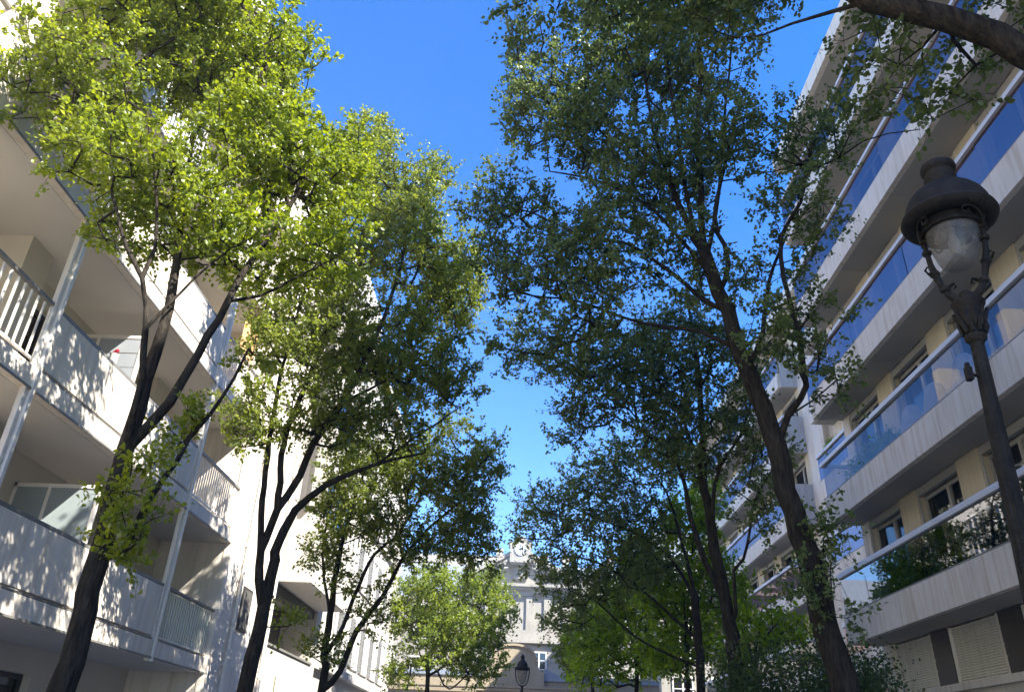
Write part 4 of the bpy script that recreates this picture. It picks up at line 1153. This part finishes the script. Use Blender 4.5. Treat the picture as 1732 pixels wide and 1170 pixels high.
make_tree('pear_tree', 'nearest full right pear tree, dark leaning trunk and wide shaded crown against the sky', (3.62, 8.75, GZ), [
    LM([(1428, 1155), (1402, 1080), (1374, 970), (1344, 865), (1314, 755), (1282, 670), (1262, 620), (1240, 560), (1215, 495), (1196, 440), (1178, 400)], (8.75, 9.1), 0.185, 0.085),
    LM([(1178, 400), (1150, 350), (1125, 300), (1080, 250), (1020, 200), (960, 150)], (9.1, 9.6), 0.06, 0.025),
    LM([(1190, 425), (1186, 340), (1180, 220), (1185, 100), (1180, 0), (1175, -100)], (9.1, 9.2), 0.06, 0.03),
    LM([(1205, 480), (1160, 415), (1110, 360), (1060, 325), (990, 300), (930, 290)], (9.05, 9.7), 0.04, 0.016),
    LM([(1180, 400), (1155, 290), (1135, 150), (1120, 20)], (9.1, 9.3), 0.042, 0.02),
    LM([(1196, 445), (1215, 330), (1225, 200), (1240, 60)], (9.05, 8.9), 0.036, 0.016),
    LM([(1150, 350), (1110, 240), (1090, 120), (1080, 0)], (9.2, 9.0), 0.035, 0.018),
    LM([(1200, 520), (1180, 500), (1146, 469), (1103, 438), (1056, 410), (1005, 407), (969, 391), (900, 360)], (9.0, 9.8), 0.045, 0.018),
    LM([(1240, 575), (1180, 560), (1080, 545), (980, 510), (900, 500)], (8.95, 9.8), 0.04, 0.016),
    LM([(1216, 490), (1233, 446), (1225, 414), (1209, 367), (1230, 260), (1260, 150)], (9.05, 8.7), 0.045, 0.018),
    LM([(1300, 745), (1332, 704), (1355, 673), (1364, 652), (1358, 617), (1350, 560), (1325, 470), (1322, 400), (1354, 342), (1364, 291), (1371, 253), (1388, 219)], (8.8, 8.2), 0.05, 0.022),
    LM([(1364, 300), (1419, 267), (1460, 239), (1501, 226), (1556, 219)], (8.3, 7.6), 0.022, 0.009),
    LM([(1262, 620), (1290, 560), (1300, 480), (1330, 400)], (8.9, 8.8), 0.045, 0.02),
  ], [B(960,130,110,75,9.6), B(890,70,45,50,9.6), B(1080,110,95,90,9.3), B(1190,100,90,100,9.2,.8), B(1010,230,110,65,9.6), B(1120,280,100,90,9.2,.85), B(1220,260,75,110,8.9,.7), B(880,340,80,50,9.9), B(960,360,90,55,9.6),
      B(1130,430,90,55,9.3,.8), B(1070,340,70,50,9.4,.8), B(1250,470,40,50,8.9,.5), B(820,360,50,40,10), B(840,440,55,45,10), B(920,480,95,55,9.8), B(1010,440,110,55,9.5), B(1060,520,115,45,9.3), B(960,560,80,35,9.6), B(1150,480,60,50,9.2), B(1290,330,50,80,8.8,.35), B(1340,250,60,70,8.4), B(1400,230,70,55,8.1),
      B(1360,360,60,55,8.3), B(1330,440,65,50,8.4), B(1340,530,60,45,8.4), B(1370,600,55,45,8.2), B(1400,655,40,25,8.1), B(1300,590,50,35,8.6), B(1480,240,60,35,7.8,.7), B(1050,-60,150,90,9.3,.7), B(1250,-40,110,80,9,.5), B(880,200,35,50,9.7),
      B(1405,905,50,42,8.6,2,.35), B(1385,970,45,45,8.5,2,.35), B(1420,1030,40,25,8.5,1.6,.3), B(1350,1000,30,25,8.5,1.2,.25), B(860,590,40,30,9.9,.5), B(1440,545,20,20,8,.6)],
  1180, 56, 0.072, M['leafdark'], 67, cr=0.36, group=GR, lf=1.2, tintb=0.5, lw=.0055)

make_tree('pear_tree', 'second right pear tree, dark forked trunk behind the nearest leaning one', (3.55, 13.6, GZ), [
    LM([(1246, 1160), (1235, 1060), (1225, 1010), (1213, 950), (1200, 870), (1190, 800), (1187, 700), (1178, 600), (1160, 500)], (13.6, 13.8), 0.20, 0.025),
    LM([(1225, 1015), (1193, 951), (1168, 876), (1154, 804), (1132, 761), (1105, 742), (1060, 715), (1010, 690)], (13.6, 14.4), 0.085, 0.025),
    LM([(1213, 900), (1208, 822), (1219, 786), (1251, 740), (1270, 680), (1280, 620)], (13.6, 13.2), 0.055, 0.02),
    LM([(1240, 1060), (1244, 1037), (1240, 965), (1258, 944), (1269, 893), (1275, 850), (1308, 790)], (13.5, 13.0), 0.05, 0.016),
    LM([(1190, 800), (1150, 700), (1110, 640), (1060, 600), (990, 590)], (13.7, 14.3), 0.045, 0.018),
    LM([(1232, 760), (1300, 750), (1330, 735)], (13.3, 13), 0.02, 0.01),
  ], [B(1000,620,80,45,14.3), B(1100,630,100,55,14), B(1200,620,80,60,13.6), B(980,700,40,35,14.4), B(1060,690,80,40,14.1), B(1130,740,70,40,13.9), B(1230,700,60,60,13.4,.8), B(1290,770,40,45,13.1,.4), B(920,600,50,30,14.5), B(1120,560,110,35,14),
      B(1180,680,60,50,13.6), B(1270,900,40,50,13.1,.25), B(1280,840,40,40,13.1,.3), B(1240,600,50,40,13.4), B(960,740,25,20,14.4,.6), B(900,560,40,20,14.5), B(1180,780,60,40,13.7,.6)],
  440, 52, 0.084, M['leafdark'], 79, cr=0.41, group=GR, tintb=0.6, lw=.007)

make_tree('pear_tree', 'third right pear tree, arching stems just right of the clock building', (3.45, 18.6, GZ), [
    LM([(1185, 1165), (1180, 1080), (1175, 1000)], 18.6, 0.14, 0.11),
    LM([(1178, 1010), (1160, 940), (1140, 868), (1120, 820), (1090, 790)], (18.6, 18.8), 0.07, 0.025),
    LM([(1176, 1020), (1130, 940), (1070, 900), (1020, 880), (950, 850)], (18.6, 19.4), 0.06, 0.02),
    LM([(1180, 1080), (1100, 1010), (1030, 960), (960, 940), (910, 960)], (18.6, 19.6), 0.055, 0.02),
    LM([(1180, 1120), (1080, 1080), (1000, 1010), (960, 1000)], (18.6, 19.4), 0.045, 0.016),
  ], [B(940,850,65,35,19.4), B(1000,820,60,45,19.2), B(1060,800,70,50,19), B(1010,900,90,50,19.3), B(930,885,60,20,19.6), B(1000,985,80,50,19.4), B(935,970,45,40,19.6), B(950,1040,40,40,19.6,.8), B(1120,780,60,45,18.8), B(1080,880,70,50,19), B(890,905,25,20,19.7),
      B(1080,960,70,50,19)],
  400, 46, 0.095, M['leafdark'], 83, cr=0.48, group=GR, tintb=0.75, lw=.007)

def maple(label, x, Y, blobs, stems, seed, ncl, mat='leafmaple'):
    make_tree('maple_tree', label, (x, Y, GZ), stems, blobs, ncl, 44, 0.115, M[mat], seed, cr=0.46, tintb=0.5, lw=.007, cat='tree', group='maples between the right row and the clock')
def stemsat(px, Y, top, n, seed):
    r = random.Random(seed); out = []
    x0 = at(px, 1165, Y)[0]
    out.append(([(x0, Y, GZ + 1.2), at(px + 2, 1140, Y)], 0.09, 0.07))
    for i in range(n):
        a = r.uniform(-60, 60)
        out.append(([at(px, 1135, Y), at(px + a * .3, 1135 - (1135 - top) * .5, Y + r.uniform(-.5, .5)), at(px + a, top + r.uniform(-15, 30), Y + r.uniform(-1, 1))], 0.045, 0.015))
    return x0, out
x0, st = stemsat(1075, 24, 960, 5, 1)
maple('green maple right of the clock, its stems rising beside the arching pear', x0, 24, [B(1065,1010,60,55,24), B(1040,1090,60,50,24), B(1105,1080,50,60,24), B(1080,950,40,45,24), B(1000,1080,40,40,24.3), B(1010,1140,50,30,24)], st, 91, 330)
x0, st = stemsat(1160, 20.5, 900, 5, 2)
maple('taller green maple standing left of the dark forked pear trunk', x0, 20.5, [B(1160,900,45,60,20.5), B(1150,980,50,60,20.5), B(1180,1060,55,60,20.5), B(1130,1110,45,45,20.5), B(1195,850,30,50,20.7), B(1200,970,30,60,20.5), B(1110,1010,40,40,20.5), B(1235,1000,25,50,20.4)], st, 97, 330)
x0, st = stemsat(1275, 16.0, 1040, 4, 3)
maple('small green maple under the white balconies right of the dark forked trunk', x0, 16.0, [B(1270,1080,55,35,16), B(1310,1060,40,22,16), B(1240,1110,30,30,15.9), B(1290,1040,40,18,16), B(1340,1075,25,15,15.8,.6)], st, 101, 190)
x0, st = stemsat(1000, 30, 960, 4, 4)
maple('far pale green tree low beside the gate wall', x0, 30, [B(980,1120,40,30,30), B(1010,1050,50,50,30), B(960,1085,25,22,30,.7)], st, 103, 160, 'leaf')

# dark clipped shrubs and climbing plant at the foot of the right building
def shrub(name, label, c, r, ncl, per, ls, mat, seed, cat='shrub', group=None, base=None):
    rng = np.random.default_rng(seed)
    b = np.array(base if base is not None else (c[0], c[1], GZ), float)
    root = empty(name, b, label, cat, group)
    c = np.array(c); r = np.array(r)
    v = nrmz(rng.normal(0, 1, (ncl, 3))) * (rng.random(ncl) ** .4)[:, None] * (1 + .12 * rng.normal(0, 1, ncl))[:, None]
    cl = c + v * r
    cl[:, 2] = np.maximum(cl[:, 2], b[2] + .05)
    A = np.repeat(b[None], ncl, 0) + rng.normal(0, .05, (ncl, 3)) * np.array([1, 1, 0]); mid = (A + cl) / 2 + rng.normal(0, .06, (ncl, 3)) * r.mean()
    rr = np.full(ncl, 0.008 if r.mean() > .5 else .004)
    dA = nrmz(mid - A); dB = nrmz(cl - mid)
    link('stems', tubes_mesh('stems', np.concatenate([A, mid]), np.concatenate([mid, cl]), np.concatenate([rr, rr * .7]), np.concatenate([rr * .7, rr * .4]), np.concatenate([dA, dB]), np.concatenate([dB, dB]), M['bark'], b), root)
    n = ncl * per; ci = rng.integers(0, ncl, n)
    pos = cl[ci] + rng.normal(0, 1, (n, 3)) * r.mean() * .16
    pos[:, 2] = np.maximum(pos[:, 2], b[2] + .03)
    ax = nrmz(rng.normal(0, 1, (n, 3)) + nrmz(v[ci]) * .7); nr = nrmz(rng.normal(0, 1, (n, 3)) * .7 + np.array([0, 0, .7]))
    tint = np.clip(.5 + rng.normal(0, .18, ncl)[ci] + rng.normal(0, .15, n), 0, 1)
    link('foliage', leaf_mesh('foliage', pos, ax, nr, ls * rng.uniform(.6, 1.3, n), tint, M[mat], b), root)
    return root
shrub('shrub', 'dark green shrub left of the leaning pear trunk at the bottom', (3.75, 13.0, 0.0), (0.95, .8, 1.75), 330, 90, .055, 'leafhedge', 5, group='dark shrubs at the foot of the right building')
shrub('shrub', 'broad dark green shrub right behind the leaning pear trunk', (5.1, 13.4, -0.05), (1.15, .9, 1.8), 380, 90, .055, 'leafhedge', 6, group='dark shrubs at the foot of the right building')
shrub('shrub', 'dark shrub reaching the stone corner pier under the shuttered windows', (6.6, 16.6, 0.1), (1.2, 1.0, 1.7), 330, 80, .06, 'leafhedge', 7, group='dark shrubs at the foot of the right building')
shrub('climbing_plant', 'thin leafy climber on the pale wall under the lowest stone balcony', (8.0, 19.3, 1.5), (.6, .25, .9), 50, 26, .08, 'leafhedge', 8, cat='climbing plant', base=(8.0, 19.3, GZ))

# ------------------------------------------------------------------ things on the balconies
def pot(name_label, x, y, z, r, h, plant_r, seed, cat='potted plant', mat='leafhedge', group='potted plants on the right balconies', potmat='terracotta'):
    o = empty('potted_plant', (x, y, z), name_label, cat, group)
    p = MB(); p.lathe([(r * .7, 0), (r * .95, h * .85), (r * 1.08, h * .86), (r * 1.08, h), (r * .9, h), (r * .85, h * .9)], (x, y, z), 18)
    p.build('pot', M[potmat], o, smooth=True)
    rng = np.random.default_rng(seed)
    ncl = 45; v = nrmz(rng.normal(0, 1, (ncl, 3))) * (rng.random(ncl) ** .5)[:, None]
    c = np.array([x, y, z + h + plant_r[2] * .8]); cl = c + v * np.array(plant_r)
    A = np.repeat(np.array([[x, y, z + h * .9]]), ncl, 0); rr = np.full(ncl, .005)
    link('stems', tubes_mesh('stems', A, cl, rr, rr * .4, nrmz(cl - A), nrmz(cl - A), M['bark'], (x, y, z)), o)
    n = ncl * 32; ci = rng.integers(0, ncl, n); pos = cl[ci] + rng.normal(0, .07, (n, 3))
    link('foliage', leaf_mesh('foliage', pos, nrmz(rng.normal(0, 1, (n, 3))), nrmz(rng.normal(0, 1, (n, 3)) + np.array([0, 0, .6])), .06 * rng.uniform(.6, 1.2, n), np.clip(.5 + rng.normal(0, .2, n), 0, 1), M[mat], (x, y, z)), o)
    return o
zf = slabz(0) + .2
pot('bushy potted shrub behind the lowest glass balcony, in front of the second window', 7.9, 15.7, zf, .2, .3, (.28, .5, .55), 1)
pot('tall dark potted shrub behind the lowest glass balcony, nearest the lamp pole', 7.9, 12.9, zf, .2, .3, (.28, .6, .55), 2)
pot('round potted shrub near the right end of the lowest glass balcony', 7.9, 11.6, zf, .2, .3, (.28, .55, .5), 3)
zf = slabz(1) + .2
for i, (yy, lb) in enumerate(((17.8, 'leafy bush at the far corner of the second glass balcony'), (16.8, 'leafy bush behind the second glass balcony, middle one of the three by its far corner'), (15.9, 'leafy bush behind the second glass balcony, next to the grey covered chairs'))):
    pot(lb, 7.92, yy, zf, .2, .3, (.26, .48, .5), 10 + i, mat='leafmaple')
pot('dark bush behind the second glass balcony at the right edge of the view', 7.95, 10.2, zf, .2, .3, (.28, .5, .5), 15)
pot('bright fern hanging over the blue rail of the recessed bay', 10.35, 24.6, slabz(2) + .2, .2, .9, (.3, .7, .45), 16, mat='leafmaple', potmat='cloth')
pot('small palm in a red pot on the low terrace behind the leaning trunk', 10.5, 27.6, 3.0, .17, .35, (.45, .45, .25), 17, potmat='terracotta')
MBt = MB().box(10.0, 10.9, 25.9, 28.3, 2.3, 2.99)
MBt.build('terrace_block', M['endp'], RB)
pot('grey-green dwarf shrub standing on the lowest handrail wall', 8.0, 16.85, zf - FH, .16, .3, (.15, .2, .75), 18)

def covered_chair(label, x, y, z, seed, s=1.0):
    r = random.Random(seed); m = MB(); n = 28
    prof = [(0.34, 0.0), (0.33, .15), (0.29, .45), (0.22, .75), (0.17, .95), (0.10, 1.02), (0.02, 1.03)]
    k0 = len(m.v)
    ph = [r.uniform(0, 6) for _ in range(3)]
    for (rr, zz) in prof:
        for i in range(n):
            a = 2 * PI * i / n
            f = 1 + (0.10 * math.sin(5 * a + ph[0] + zz) + 0.06 * math.sin(9 * a + ph[1])) * (1 - zz * .6)
            m.v.append((x + rr * f * math.cos(a) * .8 * s, y + rr * f * math.sin(a) * s, z + zz * s))
    for k in range(len(prof) - 1):
        for i in range(n):
            j = (i + 1) % n; m.f.append((k*n+i, k*n+j, (k+1)*n+j, (k+1)*n+i))
    m.f.append(tuple((len(prof)-1)*n + i for i in range(n))); m.f.append(tuple(reversed(range(n))))
    o = m.build('covered_chair', M['cover'], None, smooth=True, origin=(x, y, z))
    return tag(o, label, 'covered chair', 'covered chairs on the second glass balcony')
zf = slabz(1) + .2
covered_chair('grey draped chair on the second glass balcony, beside the leafy bush', 7.9, 14.75, zf, 1, 1.12)
covered_chair('grey draped chair on the second glass balcony, middle of the three', 7.9, 13.75, zf, 2, 1.15)
covered_chair('grey draped chair on the second glass balcony, nearest the lamp pole', 7.9, 12.6, zf, 3, 1.18)

# left balconies
zf = lz(1) + 0.24
o = empty('garden_chair', (-7.3, 8.6, zf), 'white garden chair behind the bar railing at the far left', 'chair')
MB().box(-7.5, -7.05, 8.4, 8.85, zf + .42, zf + .46).build('seat', M['whitemetal'], o)
bk = MB()
for i in range(5): bk.box(-7.5, -7.47, 8.4 + i * .1, 8.45 + i * .1, zf + .46, zf + .9)
bk.build('backrest', M['whitemetal'], o)
for dx in (-7.5, -7.09):
    for dy in (8.4, 8.81): MB().box(dx, dx + .04, dy, dy + .04, zf, zf + .42).build('leg', M['whitemetal'], o)
o = empty('flower_pot', (-7.15, 11.9, zf), 'red flower in a slim pot in front of the louvred screen', 'flower pot')
MB().lathe([(.05, 0), (.07, 1.45), (.08, 1.5), (.06, 1.5)], (-7.15, 11.9, zf), 14).build('pot', M['cloth'], o, smooth=True)
fl = MB(); r = random.Random(4)
for i in range(7):
    a = r.uniform(0, 6.28); q = r.uniform(.0, .05)
    fl.lathe([(.004, 0), (.03, .01), (.04, .03), (.02, .05), (.003, .055)], (-7.15 + q*math.cos(a), 11.9 + q*math.sin(a), zf + 1.5 + r.uniform(0, .05)), 7)
fl.build('flower', M['redpaint'], o)
ct = MB(); n = 30; zc = lz(3)
for i in range(n):
    y0 = 16.6 + i * .035; y1 = y0 + .035; x0 = -7.0 + .03 * math.sin(i * .8); x1 = -7.0 + .03 * math.sin((i + 1) * .8)
    k = len(ct.v); ct.v += [(x0, y0, zc - 1.35), (x1, y1, zc - 1.35), (x1, y1, zc - .02), (x0, y0, zc - .02)]; ct.f.append((k, k+1, k+2, k+3))
tag(ct.build('orange_curtain', M['orange']), 'orange cloth hanging in the railed balcony behind the branches', 'curtain')

# ------------------------------------------------------------------ added air volume standing in for lens glare, lifts the darks
hz_m, hz_nt, hz_out = new_mat('glare_veil')
hv = N(hz_nt, "ShaderNodeVolumePrincipled"); hv.inputs["Color"].default_value = (0.95, 0.95, 0.95, 1); hv.inputs["Density"].default_value = 0.0018
L(hz_nt, hv.outputs[0], hz_out.inputs["Volume"])
tag(MB().box(-24, 26, -20, 92, GZ - 1, 27).build('glare_veil', hz_m, origin=(0, 30, GZ)), kind='stuff')

# ------------------------------------------------------------------ lift everything so that the ground is at zero
for ob in list(C.objects):
    if ob.parent is None and ob.type != 'LIGHT':
        ob.location.z += CZ
